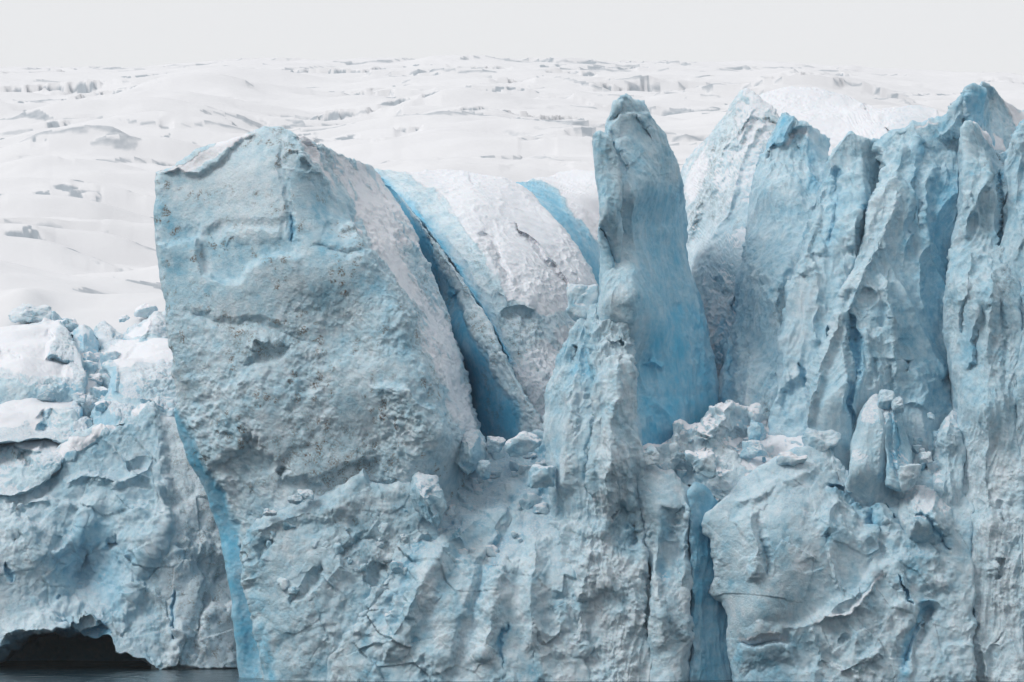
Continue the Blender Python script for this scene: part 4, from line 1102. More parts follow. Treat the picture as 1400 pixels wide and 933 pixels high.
# ------------------------------------------------------------------ lower right
shelf = body("rubble_shelf", "white rubble shelf with peaked lumps below the spire's blue foot", "ice shelf",
    T=[(874, 612), (886, 607), (904, 606), (914, 596), (922, 576), (930, 573), (946, 582), (956, 582), (968, 566), (984, 552), (998, 548), (1010, 556), (1024, 560), (1036, 558), (1046, 578), (1064, 592), (1090, 596), (1120, 592)],
    R=[(1130, 680)], B=[(884, 740), (925, 690), (942, 664), (985, 690), (1060, 730), (1130, 740)], L=[(876, 660)],
    depth=[(874, 612, 5), (930, 573, 8), (998, 548, 12), (1046, 578, 16), (1120, 592, 12), (900, 680, 2.5), (960, 660, 4), (1000, 620, 8), (1050, 640, 7), (1120, 680, 4), (884, 740, 1), (942, 664, 5), (980, 700, 4)],
    thick=9, rnd=(1, 1, 1, 0), seed=141, rough=1.8, style=dict(lump=(8, .5), bill=(5, .5), facet=(3.6, 3.6, 1.2), facet2=(2.0, 2.0, .45), rub=(2.4, .2), fine=.06),
    strokes=[("R", [(1000, 550), (980, 580), (962, 610)], 16, 1.4), ("R", [(928, 574), (922, 610), (914, 650)], 12, 1.2), ("G", [(1000, 600), (1020, 596), (1012, 620)], 9, 1.0), ("R", [(1034, 560), (1030, 590), (1026, 610)], 8, 1.2), ("r", [(950, 620), (960, 640)], 12, 1.2),
             ("S", [(880, 610), (884, 640), (890, 700)], 5, .8, 20), ("R", [(1040, 660), (1060, 640), (1100, 616)], 8, .9)],
    paint=[("dirt", "A", [(985, 590), (1020, 590), (1010, 625), (980, 625)], 10, .5), ("clear", "L", [(1022, 580), (1040, 590)], 9, .3), ("clear", "L", [(940, 584), (950, 590)], 5, .4), ("tone", "A", [(880, 620), (900, 620), (900, 640), (880, 640)], 5, -.3)],
    tone=(.28, .22), dirt=.08, snow=.7)

pillar = body("clear_ice_pillar", "upright turquoise pillar of clear ice in the recess at the foot", "ice pillar",
    T=[(938, 678), (944, 668), (952, 662), (962, 664), (972, 674), (990, 690)], R=[(1000, 800)], B=[(938, 950), (970, 950), (1004, 950)], L=[(940, 720), (944, 780), (943, 860)],
    depth=[(938, 678, 1.6), (972, 674, 2.4), (990, 690, 4), (955, 760, 1.6), (985, 800, 4), (940, 860, 1.6), (955, 950, .6), (1000, 950, 3)],
    thick=9, rnd=(1.2, .5, 1, 0), seed=151, rough=1.0, style=dict(lump=(8, .25), flute=(4, 6, .18), facet=(3, 5, .2), fine=.03, micro=.02),
    strokes=[("R", [(946, 670), (948, 800), (946, 940)], 8, .5), ("S", [(958, 690), (960, 800), (962, 940)], 4, .5, 16)],
    paint=[("clear", "A", [(930, 660), (1010, 660), (1010, 960), (930, 960)], 3, .5), ("clear", "A", [(946, 700), (1000, 700), (1000, 830), (948, 830)], 10, .85), ("clear", "A", [(952, 820), (1004, 820), (1004, 960), (952, 960)], 10, .6)], tone=(.5, .15))

gully = body("knobbly_rib", "knobbly pale rib with turquoise hollows left of the clear pillar", "ice rib",
    T=[(872, 640), (884, 628), (904, 640), (920, 640), (936, 660), (944, 672)], R=[(944, 760), (946, 860)], B=[(884, 950), (915, 950), (942, 950)], L=[(876, 700), (884, 760), (890, 850)],
    depth=[(872, 640, 3), (944, 672, 1.5), (905, 700, -.5), (940, 760, 1.5), (884, 760, 1), (915, 820, -1.5), (890, 950, 0), (915, 950, -2.5), (942, 950, .5)],
    thick=7, rnd=(1.2, 1.2, 1, 0), seed=155, rough=1.6, style=dict(lump=(6, .4), bill=(4.5, .42), facet=(2.8, 4.2, .9), rub=(2, .16), fine=.06),
    strokes=[("R", [(936, 680), (938, 760), (930, 800)], 8, .9), ("G", [(914, 690), (918, 740)], 9, .9), ("R", [(900, 720), (898, 800), (908, 880)], 9, .9), ("G", [(925, 690), (921, 720)], 6, .8)],
    paint=[("clear", "L", [(908, 710), (916, 740)], 9, .45), ("clear", "L", [(906, 770), (912, 790)], 7, .4), ("clear", "L", [(938, 690), (936, 760)], 6, .35), ("tone", "A", [(880, 800), (945, 800), (945, 950), (880, 950)], 20, -.1)], tone=(.38, .22), dirt=.12, snow=.45)

bulge = body("overhanging_bulge", "massive whitish overhanging bulge with jagged left profile beside the clear pillar", "ice bulge",
    T=[(964, 702), (976, 690), (992, 674), (1006, 658), (1024, 648), (1044, 636), (1066, 622), (1088, 612), (1110, 604), (1134, 600), (1156, 640), (1190, 665), (1230, 650), (1262, 640), (1290, 650), (1330, 640)],
    R=[(1330, 750), (1332, 850)], B=[(1000, 950), (1120, 950), (1230, 950), (1334, 950)],
    L=[(961, 712), (963, 728), (970, 738), (974, 756), (980, 766), (982, 790), (978, 800), (976, 812), (984, 820), (990, 834), (990, 850), (994, 870), (998, 900)],
    depth=[(964, 702, 0), (1024, 648, 3), (1134, 600, 8), (1190, 665, 7), (1290, 650, 9), (1330, 640, 9), (975, 760, 0), (990, 840, 1), (1030, 740, -4), (1020, 840, -3.5), (1000, 950, 0), (1080, 700, -2), (1100, 800, -4), (1080, 880, -2.5), (1150, 720, 0), (1190, 760, 1), (1200, 850, -3), (1120, 950, -4), (1260, 760, 2), (1290, 850, 0), (1230, 950, -4), (1320, 750, 3), (1334, 950, -2)],
    thick=12, rnd=(1.0, .5, .6, 0), seed=161, rough=1.8, step=1.15, gain=1.0,
    style=dict(lump=(15, .3), bill=(8, .25), facet=(4.6, 5.4, 1.0), facet2=(3, 3.6, .4), rub=(3, .12), fine=.06, turn=.2),
    strokes=[("G", [(1040, 700), (1046, 740), (1052, 790)], 6, 1.6), ("R", [(1034, 700), (1036, 750), (1030, 800)], 12, 1.1), ("S", [(1000, 720), (1020, 700), (1034, 690)], 6, 1.0, 22), ("R", [(1000, 690), (1040, 680), (1090, 650), (1130, 630)], 14, 1.0), ("G", [(1070, 660), (1050, 680), (1036, 690)], 6, .8),
             ("C", [(1130, 658), (1150, 666), (1168, 680), (1186, 700), (1205, 730)], 4.5, 2.0), ("C", [(1164, 674), (1192, 680), (1226, 715)], 3, 1.2), ("C", [(1250, 710), (1276, 714), (1286, 736), (1304, 756)], 4, 1.6), ("S", [(1205, 730), (1212, 760), (1180, 800), (1150, 815), (1100, 850), (1060, 856)], 7, -1.4, 40),
             ("G", [(1128, 736), (1138, 735)], 7, .9), ("R", [(1125, 735), (1134, 700), (1150, 680)], 14, 1.2), ("R", [(1134, 745), (1140, 790), (1156, 810)], 6, .8), ("G", [(1104, 760), (1112, 780)], 10, .7),
             ("S", [(1005, 884), (1030, 890), (1060, 884), (1092, 882)], 4, 2.2, 24), ("r", [(1012, 875), (1040, 866), (1076, 870)], 12, 1.6), ("S", [(1112, 850), (1140, 840), (1180, 810), (1208, 788), (1240, 820)], 6, -1.2, 34), ("R", [(1115, 850), (1160, 838), (1206, 792)], 7, 1.4), ("C", [(1222, 788), (1240, 815), (1246, 832)], 3, 1.1),
             ("G", [(1268, 822), (1262, 845), (1246, 870), (1236, 900), (1232, 920)], 13, 3.6), ("S", [(1272, 820), (1264, 850), (1250, 880), (1246, 925)], 4, 2.0, 20), ("R", [(1110, 856), (1118, 890), (1126, 910)], 6, .9), ("R", [(1140, 920), (1170, 910), (1210, 890)], 9, 1.0), ("G", [(1150, 875), (1158, 880)], 9, 1.0), ("S", [(1210, 780), (1235, 760), (1260, 750), (1290, 760)], 7, .9, 30),
             ("R", [(1240, 730), (1250, 712), (1264, 708), (1276, 724)], 8, .9), ("G", [(1010, 920), (1060, 910), (1090, 915)], 8, .5)],
    paint=[("clear", "A", [(1000, 886), (1090, 884), (1080, 920), (1060, 950), (1000, 950)], 20, .45), ("clear", "A", [(1262, 815), (1278, 820), (1262, 850), (1246, 880), (1238, 930), (1224, 930), (1232, 880), (1250, 850)], 5, .62), ("clear", "L", [(1150, 668), (1186, 700)], 6, .35),
           ("tone", "A", [(1210, 660), (1310, 650), (1300, 790), (1210, 790)], 20, .12), ("tone", "A", [(1100, 840), (1330, 800), (1334, 950), (1100, 950)], 26, -.05), ("clear", "L", [(1128, 736), (1138, 736)], 8, .3), ("dirt", "L", [(970, 740), (982, 800), (978, 815)], 6, .5), ("snow", "L", [(1115, 848), (1160, 836), (1206, 790)], 6, .5), ("snow", "A", [(1005, 870), (1050, 862), (1088, 872), (1080, 884), (1010, 884)], 5, .5)],
    tone=(.40, .20), dirt=.10, snow=.35, parts=[("overhang_lip", [(1000, 864), (1050, 856), (1094, 868), (1094, 885), (1000, 889)]), ("blue_slot", [(1262, 812), (1280, 820), (1264, 850), (1248, 880), (1240, 932), (1222, 932), (1230, 880), (1248, 850)])])
# ------------------------------------------------------------------ the set-back cliff on the left, with its cave
left = body("recessed_cliff", "rough grey ice cliff on the left with a low dark cave at the water", "ice cliff",
    T=[(-70, 650), (0, 652), (30, 655), (58, 634), (82, 616), (104, 598), (130, 586), (160, 574), (176, 566), (206, 553), (220, 566), (242, 570), (262, 600), (290, 640), (360, 660)],
    R=[(365, 800)],
    B=[(-80, 930), (-50, 924), (-20, 905), (6, 885), (30, 874), (60, 869), (90, 870), (112, 866), (140, 865), (150, 872), (156, 886), (180, 896), (205, 912), (222, 923), (260, 924), (368, 924)],
    L=[(-75, 800)],
    depth=[(-70, 650, 56), (30, 655, 58), (105, 598, 60), (206, 553, 62), (262, 600, 60), (340, 660, 60), (-60, 760, 50), (60, 740, 51), (150, 720, 55), (120, 780, 56), (220, 740, 51), (330, 760, 56), (-20, 860, 48), (90, 850, 49), (160, 860, 49), (240, 900, 48), (340, 910, 51)],
    thick=46, rnd=(.5, .5, 1.2, 0), seed=201, rough=2.2, step=1.15, taper=.02,
    style=dict(lump=(13, .75), bill=(7, .62), facet=(5, 4, 1.3), facet2=(3, 2.6, .5), rub=(2.6, .2), fine=.07, micro=.045, turn=-.5),
    strokes=[("G", [(120, 740), (110, 790), (100, 830)], 20, 1.8), ("S", [(70, 760), (90, 735), (110, 728), (120, 700)], 7, 1.4, 34), ("G", [(146, 742), (154, 744), (164, 738)], 8, 1.8), ("C", [(242, 745), (248, 758), (254, 772)], 4, 2.0), ("C", [(8, 770), (12, 790), (14, 800)], 3, 1.2), ("G", [(15, 740), (30, 728)], 6, 1.0),
             ("S", [(216, 560), (226, 620), (236, 680), (226, 740), (190, 800), (176, 860)], 9, 1.2, 40), ("R", [(200, 640), (160, 660), (120, 650), (80, 660)], 10, 1.2), ("G", [(170, 640), (200, 625)], 8, 1.4), ("S", [(140, 590), (150, 620), (180, 650), (210, 650)], 6, -1.2, 30), ("C", [(240, 800), (232, 830), (240, 880)], 3, .9), ("G", [(282, 800), (270, 850), (265, 900)], 9, 1.3), ("S", [(285, 825), (310, 832), (330, 820)], 4, 1.3, 24),
             ("R", [(0, 700), (40, 690), (70, 680)], 9, .9), ("S", [(0, 880), (60, 862), (120, 858), (150, 860)], 6, -4.0, 20), ("G", [(90, 600), (72, 640), (50, 690)], 7, .8), ("S", [(10, 690), (40, 716), (80, 730)], 6, .8, 26),
             ("G", [(210, 919), (280, 920), (368, 920)], 4, 1.5), ("C", [(78, 812), (82, 822)], 2.5, .7)],
    paint=[("clear", "A", [(72, 760), (104, 726), (130, 700), (160, 730), (200, 760), (176, 800), (168, 850), (130, 810), (92, 800)], 12, .34), ("clear", "L", [(120, 760), (140, 780)], 16, .42), ("clear", "A", [(0, 890), (40, 868), (150, 860), (150, 880), (20, 910), (-40, 920)], 7, .85),
           ("dirt", "A", [(228, 570), (262, 600), (320, 680), (330, 920), (220, 920), (200, 800), (240, 740)], 14, .42), ("dirt", "L", [(248, 600), (262, 660), (258, 740)], 12, .5), ("tone", "A", [(225, 560), (350, 660), (350, 924), (220, 924)], 16, -.40), ("tone", "A", [(-60, 660), (60, 650), (60, 860), (-60, 880)], 26, -.14), ("tone", "L", [(90, 640), (150, 600), (200, 580)], 14, .2),
           ("snow", "A", [(60, 632), (104, 598), (150, 576), (206, 553), (200, 562), (172, 574), (150, 590), (112, 612), (88, 628), (60, 652)], 3, .95), ("rough", "A", [(-60, 660), (360, 660), (360, 924), (-60, 924)], 10, .25)],
    tone=(.36, .2), dirt=.2, snow=.4, parts=[("snow_cap", "snow"), ("dirty_wall", [(232, 574), (262, 604), (350, 680), (356, 900), (226, 915), (206, 800), (240, 740)]), ("cave_roof", [(-40, 930), (0, 884), (40, 862), (150, 856), (156, 888), (140, 874), (60, 878), (20, 892), (-10, 935)])])

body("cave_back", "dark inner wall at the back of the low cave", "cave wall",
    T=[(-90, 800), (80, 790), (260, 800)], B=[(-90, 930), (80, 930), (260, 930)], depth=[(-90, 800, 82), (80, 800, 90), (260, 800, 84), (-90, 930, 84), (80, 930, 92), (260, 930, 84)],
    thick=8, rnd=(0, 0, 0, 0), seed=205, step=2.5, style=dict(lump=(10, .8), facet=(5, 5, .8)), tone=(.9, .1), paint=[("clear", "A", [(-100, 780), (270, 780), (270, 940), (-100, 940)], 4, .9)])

LB = [  # broken seracs above the cliff: label, outline T, L, R, B, depth front/back, snow polygons
    ("wide snow topped block at the photo's left edge, above the others, with blue vertical cleft",
     [(-50, 452), (0, 447), (30, 441), (60, 438), (82, 440), (94, 456), (104, 478), (112, 505)], [(-50, 500)], [(116, 520), (116, 548)], [(-50, 556), (20, 560), (70, 566), (112, 560)],
     [(-40, 450, 96), (60, 438, 98), (94, 456, 92), (0, 480, 84), (60, 490, 80), (100, 500, 80), (0, 515, 74), (60, 525, 73), (110, 520, 76), (0, 560, 72), (100, 560, 74)],
     [[(-50, 450), (60, 436), (84, 440), (76, 470), (66, 492), (100, 508), (104, 520), (60, 514), (20, 510), (0, 500), (-50, 500)]],
     [("S", [(72, 448), (74, 466), (66, 490), (96, 500)], 4, -2.2, 20), ("G", [(0, 482), (16, 488), (32, 494)], 4, 1.2)], [("clear", "L", [(74, 452), (68, 488)], 5, .4), ("clear", "L", [(0, 485), (28, 494)], 4, .4), ("clear", "L", [(85, 525), (100, 530)], 9, .35)]),
    ("snow draped block just above the cliff, left of a square blue block", [(-50, 560), (0, 550), (16, 542), (30, 538), (44, 544), (60, 548), (84, 548), (106, 548), (110, 556)], [(-50, 580)], [(110, 580)], [(-50, 612), (20, 606), (60, 600), (108, 610)],
     [(0, 550, 71), (30, 538, 73), (106, 548, 73), (20, 570, 66), (60, 570, 66), (100, 565, 68), (0, 605, 61), (60, 600, 62), (108, 605, 62)],
     [[(-50, 556), (30, 536), (60, 546), (106, 547), (104, 556), (60, 562), (52, 590), (40, 570), (16, 585), (-50, 590)]],
     [("G", [(56, 560), (64, 572), (60, 588)], 6, 1.8), ("S", [(70, 560), (64, 580)], 3, 1, 14)], [("clear", "L", [(104, 552), (108, 566)], 5, .6), ("clear", "L", [(62, 565), (60, 585)], 4, .4), ("dirt", "L", [(16, 585), (40, 592)], 9, .4)]),
    ("low snow covered step lowest of the broken blocks, with dirty hollow at its right", [(-60, 600), (0, 598), (30, 595), (46, 592), (62, 590), (72, 600), (86, 606), (100, 600)], [(-60, 640)], [(92, 620)], [(-60, 670), (20, 680), (60, 660), (80, 640)],
     [(0, 598, 70), (60, 590, 70), (100, 600, 68), (20, 625, 62), (60, 620, 60), (90, 615, 62), (0, 660, 58), (60, 650, 57)],
     [[(-60, 596), (62, 588), (70, 604), (58, 612), (20, 612), (-60, 612)], [(64, 592), (84, 604), (100, 598), (96, 610), (78, 620)]],
     [("G", [(26, 620), (36, 630), (40, 640)], 8, 1.6), ("S", [(20, 614), (56, 614), (62, 600)], 4, -1.2, 18)], [("dirt", "L", [(24, 622), (40, 635)], 9, .9), ("clear", "L", [(66, 604), (72, 625)], 6, .35)]),
    ("layered white block against the leaning block's left edge, largest of the broken ones", [(146, 498), (160, 490), (180, 488), (205, 484), (228, 480), (250, 480)], [(148, 530), (140, 560)], [(252, 530)], [(138, 572), (180, 575), (252, 580)],
     [(150, 495, 78), (228, 480, 80), (250, 480, 80), (160, 510, 74), (230, 505, 74), (180, 545, 68), (240, 545, 69), (150, 570, 66), (240, 575, 66)],
     [[(150, 496), (180, 487), (250, 478), (250, 492), (200, 496), (160, 502)]], [("R", [(156, 498), (160, 520), (160, 545)], 6, .9), ("S", [(165, 520), (200, 515), (240, 516)], 3, .5, 14)], [("clear", "A", [(148, 498), (162, 498), (164, 545), (146, 545)], 5, .35), ("clear", "L", [(165, 530), (182, 532)], 9, .3)]),
    ("snow slope block with curved back edge, second row left of the leaning block", [(128, 486), (140, 474), (156, 468), (180, 464), (206, 461), (228, 460), (250, 462)], [(122, 510)], [(252, 500)], [(120, 560), (180, 560), (252, 540)],
     [(128, 486, 94), (180, 464, 98), (250, 462, 98), (140, 500, 86), (200, 480, 88), (240, 480, 88), (130, 550, 80), (200, 550, 82), (250, 530, 82)],
     [[(128, 484), (180, 462), (250, 458), (250, 500), (180, 500), (160, 510), (140, 500)]], [("G", [(165, 492), (190, 480), (214, 474)], 4, .9), ("C", [(188, 468), (196, 472)], 3, 1)], [("dirt", "L", [(135, 500), (140, 540)], 7, .5)]),
    ("angular white corner block touching the leaning block near a dark gap", [(170, 460), (182, 446), (196, 436), (210, 430), (226, 422), (246, 420)], [(172, 464)], [(248, 450)], [(176, 470), (220, 472), (248, 470)],
     [(170, 460, 108), (210, 430, 112), (246, 420, 112), (190, 455, 102), (230, 455, 102), (205, 440, 103), (240, 470, 98), (180, 470, 100)],
     [[(170, 460), (210, 430), (208, 455), (180, 464)], [(215, 425), (246, 418), (246, 430)]], [("R", [(205, 432), (206, 450), (205, 465)], 4, .9)], [("dirt", "L", [(202, 452), (206, 460)], 4, .9)]),
    ("tilted grey triangular block with a dark crack in the snow basin", [(128, 452), (134, 440), (140, 438), (150, 446), (160, 454), (174, 460)], [(130, 462)], [(172, 470)], [(132, 476), (150, 478), (172, 474)],
     [(134, 440, 112), (174, 460, 110), (140, 460, 104), (160, 465, 104), (150, 478, 100)], [], [("C", [(152, 462), (156, 456)], 3, .9)], [("dirt", "L", [(140, 456), (158, 462)], 6, .4)]),
    ("snowy bank with grey broken rim above the tilted block", [(92, 452), (110, 442), (128, 440), (140, 437), (156, 442), (172, 448), (184, 452), (200, 440)], [(98, 470)], [(204, 470)], [(100, 500), (150, 500), (204, 490)],
     [(92, 452, 120), (140, 437, 124), (200, 440, 124), (110, 470, 112), (160, 470, 114), (150, 500, 106), (200, 490, 108)], [[(100, 440), (200, 438), (180, 452), (150, 445), (120, 450)], [(90, 478), (204, 478), (204, 500), (90, 500)]], [("S", [(104, 448), (140, 446), (176, 456)], 4, -1.3, 14)], [("dirt", "L", [(130, 444), (170, 452)], 6, .5)]),
    ("pale turquoise angular block in the gap right of the cleft", [(96, 456), (104, 450), (112, 448), (122, 455), (130, 468), (134, 480)], [(104, 480)], [(134, 496)], [(112, 500), (124, 504), (134, 498)],
     [(96, 456, 96), (112, 448, 97), (134, 480, 94), (115, 480, 90), (125, 500, 88)], [], [("R", [(108, 450), (116, 475), (120, 500)], 5, 1.0)], [("clear", "A", [(96, 448), (134, 448), (134, 505), (96, 505)], 4, .42)]),
    ("squarish ice blue block between the draped snow block and the cliff crest", [(66, 578), (76, 568), (84, 562), (104, 562), (124, 564), (126, 572)], [(64, 590)], [(124, 582)], [(66, 604), (90, 602), (116, 596)],
     [(66, 578, 70), (84, 562, 74), (126, 566, 74), (90, 582, 66), (115, 578, 67), (90, 602, 63)], [[(72, 572), (84, 560), (124, 562), (120, 568), (90, 570)]], [("R", [(100, 566), (100, 585), (98, 600)], 4, .5)], [("tone", "A", [(66, 566), (126, 562), (120, 600), (66, 604)], 4, .1)]),
    ("rounded bluish block tucked under the layered white block", [(126, 562), (134, 548), (142, 540), (160, 537), (180, 540), (190, 548)], [(128, 572)], [(188, 560)], [(132, 590), (160, 586), (186, 574)],
     [(126, 562, 70), (160, 537, 73), (190, 548, 72), (150, 560, 65), (175, 558, 66), (150, 586, 62)], [[(140, 538), (186, 540), (180, 546), (150, 548)]], [("G", [(145, 556), (165, 554), (182, 558)], 3, .6)], [("clear", "A", [(130, 540), (190, 545), (186, 580), (130, 585)], 5, .22)]),
    ("small white cube block wedged against the leaning block, below the layered one", [(186, 545), (194, 534), (210, 532), (222, 538), (230, 544), (246, 548)], [(188, 556)], [(246, 560)], [(190, 580), (215, 576), (246, 580)],
     [(186, 545, 69), (210, 532, 72), (246, 548, 71), (205, 555, 66), (225, 555, 66), (215, 576, 64)], [[(192, 532), (222, 534), (216, 540), (196, 542)]], [("R", [(218, 540), (220, 556), (219, 572)], 4, .6)], [("clear", "L", [(224, 546), (229, 556)], 4, .5)]),
    ("grey rough column between snow blocks, left of the layered block", [(108, 520), (118, 516), (132, 520), (138, 530), (142, 545)], [(108, 540)], [(138, 560)], [(110, 575), (124, 580), (136, 574)],
     [(108, 520, 80), (132, 520, 80), (142, 545, 78), (120, 545, 74), (135, 560, 74), (124, 580, 72)], [[(110, 518), (134, 518), (132, 526), (112, 526)]], [], [("dirt", "A", [(112, 525), (140, 530), (136, 575), (112, 575)], 8, .25)]),
]
for i, (lab, T, L, R, B, dep, snp, stk, pnt) in enumerate(LB):
    body("broken_serac", lab, "ice block", T=T, L=L, R=R, B=B, depth=dep, thick=16, rnd=(1.3, 1.0, .9, 0), seed=211 + i * 3, rough=1.0, step=1.15,
         style=dict(lump=(7, .38), bill=(3.6, .2), facet=(2.6, 2.4, .6), rub=(1.8, .1), fine=.06, micro=.04), strokes=stk,
         paint=pnt + [("snow", "A", s, 3, .97) for s in snp] + [("rough", "A", s, 4, -.8) for s in snp],
         tone=(.40, .2), dirt=.15, snow=.5, snow_n=(.5, .75), group="broken snow topped seracs left of the leaning block", parts=[("snow_cap", "snow")])

chunk("rough grey stub of ice poking from the snow field, left above the broken blocks", 44, 428, 117, 62, 26, 60, seed=3, tone=.25, dirt=.35, snow=.5, rough=1.6)
chunk("small grey point of ice beside the rough stub on the snow field", 76, 436, 115, 18, 20, 20, seed=4, tone=.35, dirt=.2, snow=.3)
chunk("half buried pale blue block at the snow field's edge, touching the leaning block", 200, 424, 118, 30, 20, 30, seed=5, tone=.2, snow=.8, clear=.0)

# ------------------------------------------------------------------ loose blocks
KB = [
    ("wedge_block", "tall wedge shaped blue block leaning on the left edge of the bright slope",
     dict(T=[(560, 668), (566, 652), (574, 646), (586, 652), (596, 650)], R=[(604, 672), (610, 694), (604, 704)], B=[(572, 700), (590, 716), (598, 724)], L=[(560, 684), (566, 696)],
          depth=[(560, 668, 1.5), (574, 648, 2.5), (596, 650, 3.5), (580, 680, -1.8), (600, 690, -.8), (596, 720, -.5), (572, 700, .5)], thick=7, tone=(.55, .12),
          strokes=[("R", [(566, 655), (580, 680), (596, 712)], 10, 1.0), ("S", [(580, 668), (592, 695), (597, 720)], 3, 1.2, 14), ("G", [(586, 690), (592, 708)], 3, .8)], paint=[("clear", "L", [(572, 690), (592, 715)], 7, .35), ("tone", "A", [(562, 650), (580, 648), (600, 690), (590, 690)], 5, .1)])),
    ("perched_boulder", "rounded pale blue boulder of ice perched at the crevasse mouth",
     dict(T=[(616, 616), (622, 602), (632, 592), (646, 587), (656, 588), (662, 598)], R=[(665, 612), (662, 630)], B=[(620, 630), (640, 648), (656, 640)], L=[(614, 624)],
          depth=[(616, 616, 13), (646, 587, 15), (662, 598, 15), (636, 612, 8.5), (656, 615, 9.5), (640, 645, 8), (656, 638, 10), (620, 630, 10)], thick=8, tone=(.45, .12),
          strokes=[("S", [(656, 592), (652, 612), (648, 640)], 4, .9, 14), ("R", [(634, 596), (642, 615), (646, 640)], 9, .6)], paint=[("clear", "L", [(656, 600), (654, 632)], 5, .3), ("clear", "L", [(636, 636), (650, 645)], 5, .45)])),
    ("slanting_slab", "tall slanting slab with smooth pale front on the right, standing in rubble",
     dict(T=[(1164, 606), (1168, 592), (1174, 572), (1182, 554), (1190, 544), (1198, 541), (1205, 546)], R=[(1210, 566), (1218, 600), (1224, 636), (1222, 664)], B=[(1154, 690), (1174, 696), (1196, 700), (1218, 696)], L=[(1161, 636)],
          depth=[(1164, 606, 6), (1198, 541, 11), (1190, 570, 6.5), (1176, 640, 2.5), (1205, 600, 6), (1224, 640, 8), (1200, 690, 6), (1158, 690, 6)], thick=8, tone=(.45, .1),
          strokes=[("R", [(1196, 545), (1200, 600), (1206, 660)], 10, .5), ("S", [(1205, 552), (1214, 610), (1220, 668)], 3, .9, 10)], paint=[("rough", "A", [(1160, 540), (1225, 540), (1225, 680), (1160, 680)], 5, -.6)])),
    ("ice_splinter", "slim blue grey splinter standing right behind the slanting slab",
     dict(T=[(1200, 552), (1208, 546), (1218, 548), (1226, 556)], R=[(1234, 580), (1242, 610), (1246, 640), (1240, 660)], B=[(1214, 662), (1226, 668), (1238, 668)], L=[(1206, 590), (1212, 630)],
          depth=[(1200, 552, 10), (1226, 556, 11), (1215, 580, 7), (1236, 610, 8), (1220, 640, 4), (1244, 640, 6), (1228, 666, 3)], thick=7, tone=(.58, .12),
          strokes=[("R", [(1216, 556), (1226, 600), (1232, 650)], 7, .7), ("C", [(1222, 575), (1230, 600), (1232, 625)], 3, .9), ("S", [(1212, 560), (1218, 610), (1224, 650)], 3, .8, 8)], paint=[("clear", "L", [(1214, 570), (1222, 630)], 6, .4)])),
    ("gully_block", "narrow upright block against the fin at the gully's right side",
     dict(T=[(1276, 622), (1282, 596), (1292, 574), (1302, 562), (1312, 566)], R=[(1318, 620), (1318, 680)], B=[(1284, 690), (1300, 704), (1316, 706)], L=[(1276, 650)],
          depth=[(1276, 622, 11), (1302, 562, 13), (1296, 600, 8), (1312, 600, 9), (1290, 660, 6.5), (1312, 690, 6.5)], thick=8, tone=(.42, .12),
          strokes=[("R", [(1304, 566), (1296, 620), (1300, 690)], 8, .7), ("S", [(1290, 600), (1294, 640), (1290, 680)], 3, .7, 12)], paint=[])),
    ("lower_block", "large cracked block right of the long cracks, under the gully",
     dict(T=[(1222, 690), (1234, 672), (1252, 660), (1270, 654), (1284, 660), (1300, 678)], R=[(1306, 710)], B=[(1226, 742), (1250, 752), (1276, 760), (1304, 750)], L=[(1220, 716)],
          depth=[(1222, 690, 8), (1270, 654, 10), (1300, 678, 9), (1256, 700, .8), (1290, 720, 1.6), (1226, 742, 6), (1276, 758, 5), (1304, 750, 6)], thick=7, tone=(.36, .14),
          strokes=[("C", [(1246, 706), (1262, 710), (1276, 714), (1286, 736), (1296, 752)], 4, 1.2), ("R", [(1252, 664), (1250, 700), (1244, 740)], 9, .8), ("R", [(1282, 662), (1280, 700), (1292, 730)], 8, .7)], paint=[("tone", "A", [(1240, 715), (1300, 715), (1296, 755), (1240, 750)], 6, .1)])),
]
for i, (nm, lab, kw) in enumerate(KB):
    body(nm, lab, "ice block", rnd=(.5, .4, .5, 0), seed=301 + i * 3, rough=.9, step=1.1, snow=.5, dirt=.05,
         style=dict(lump=(6, .25), facet=(2.6, 3.4, .28), flute=(4, 5, .10), rub=(2, .1), fine=.06, micro=.04), **kw)
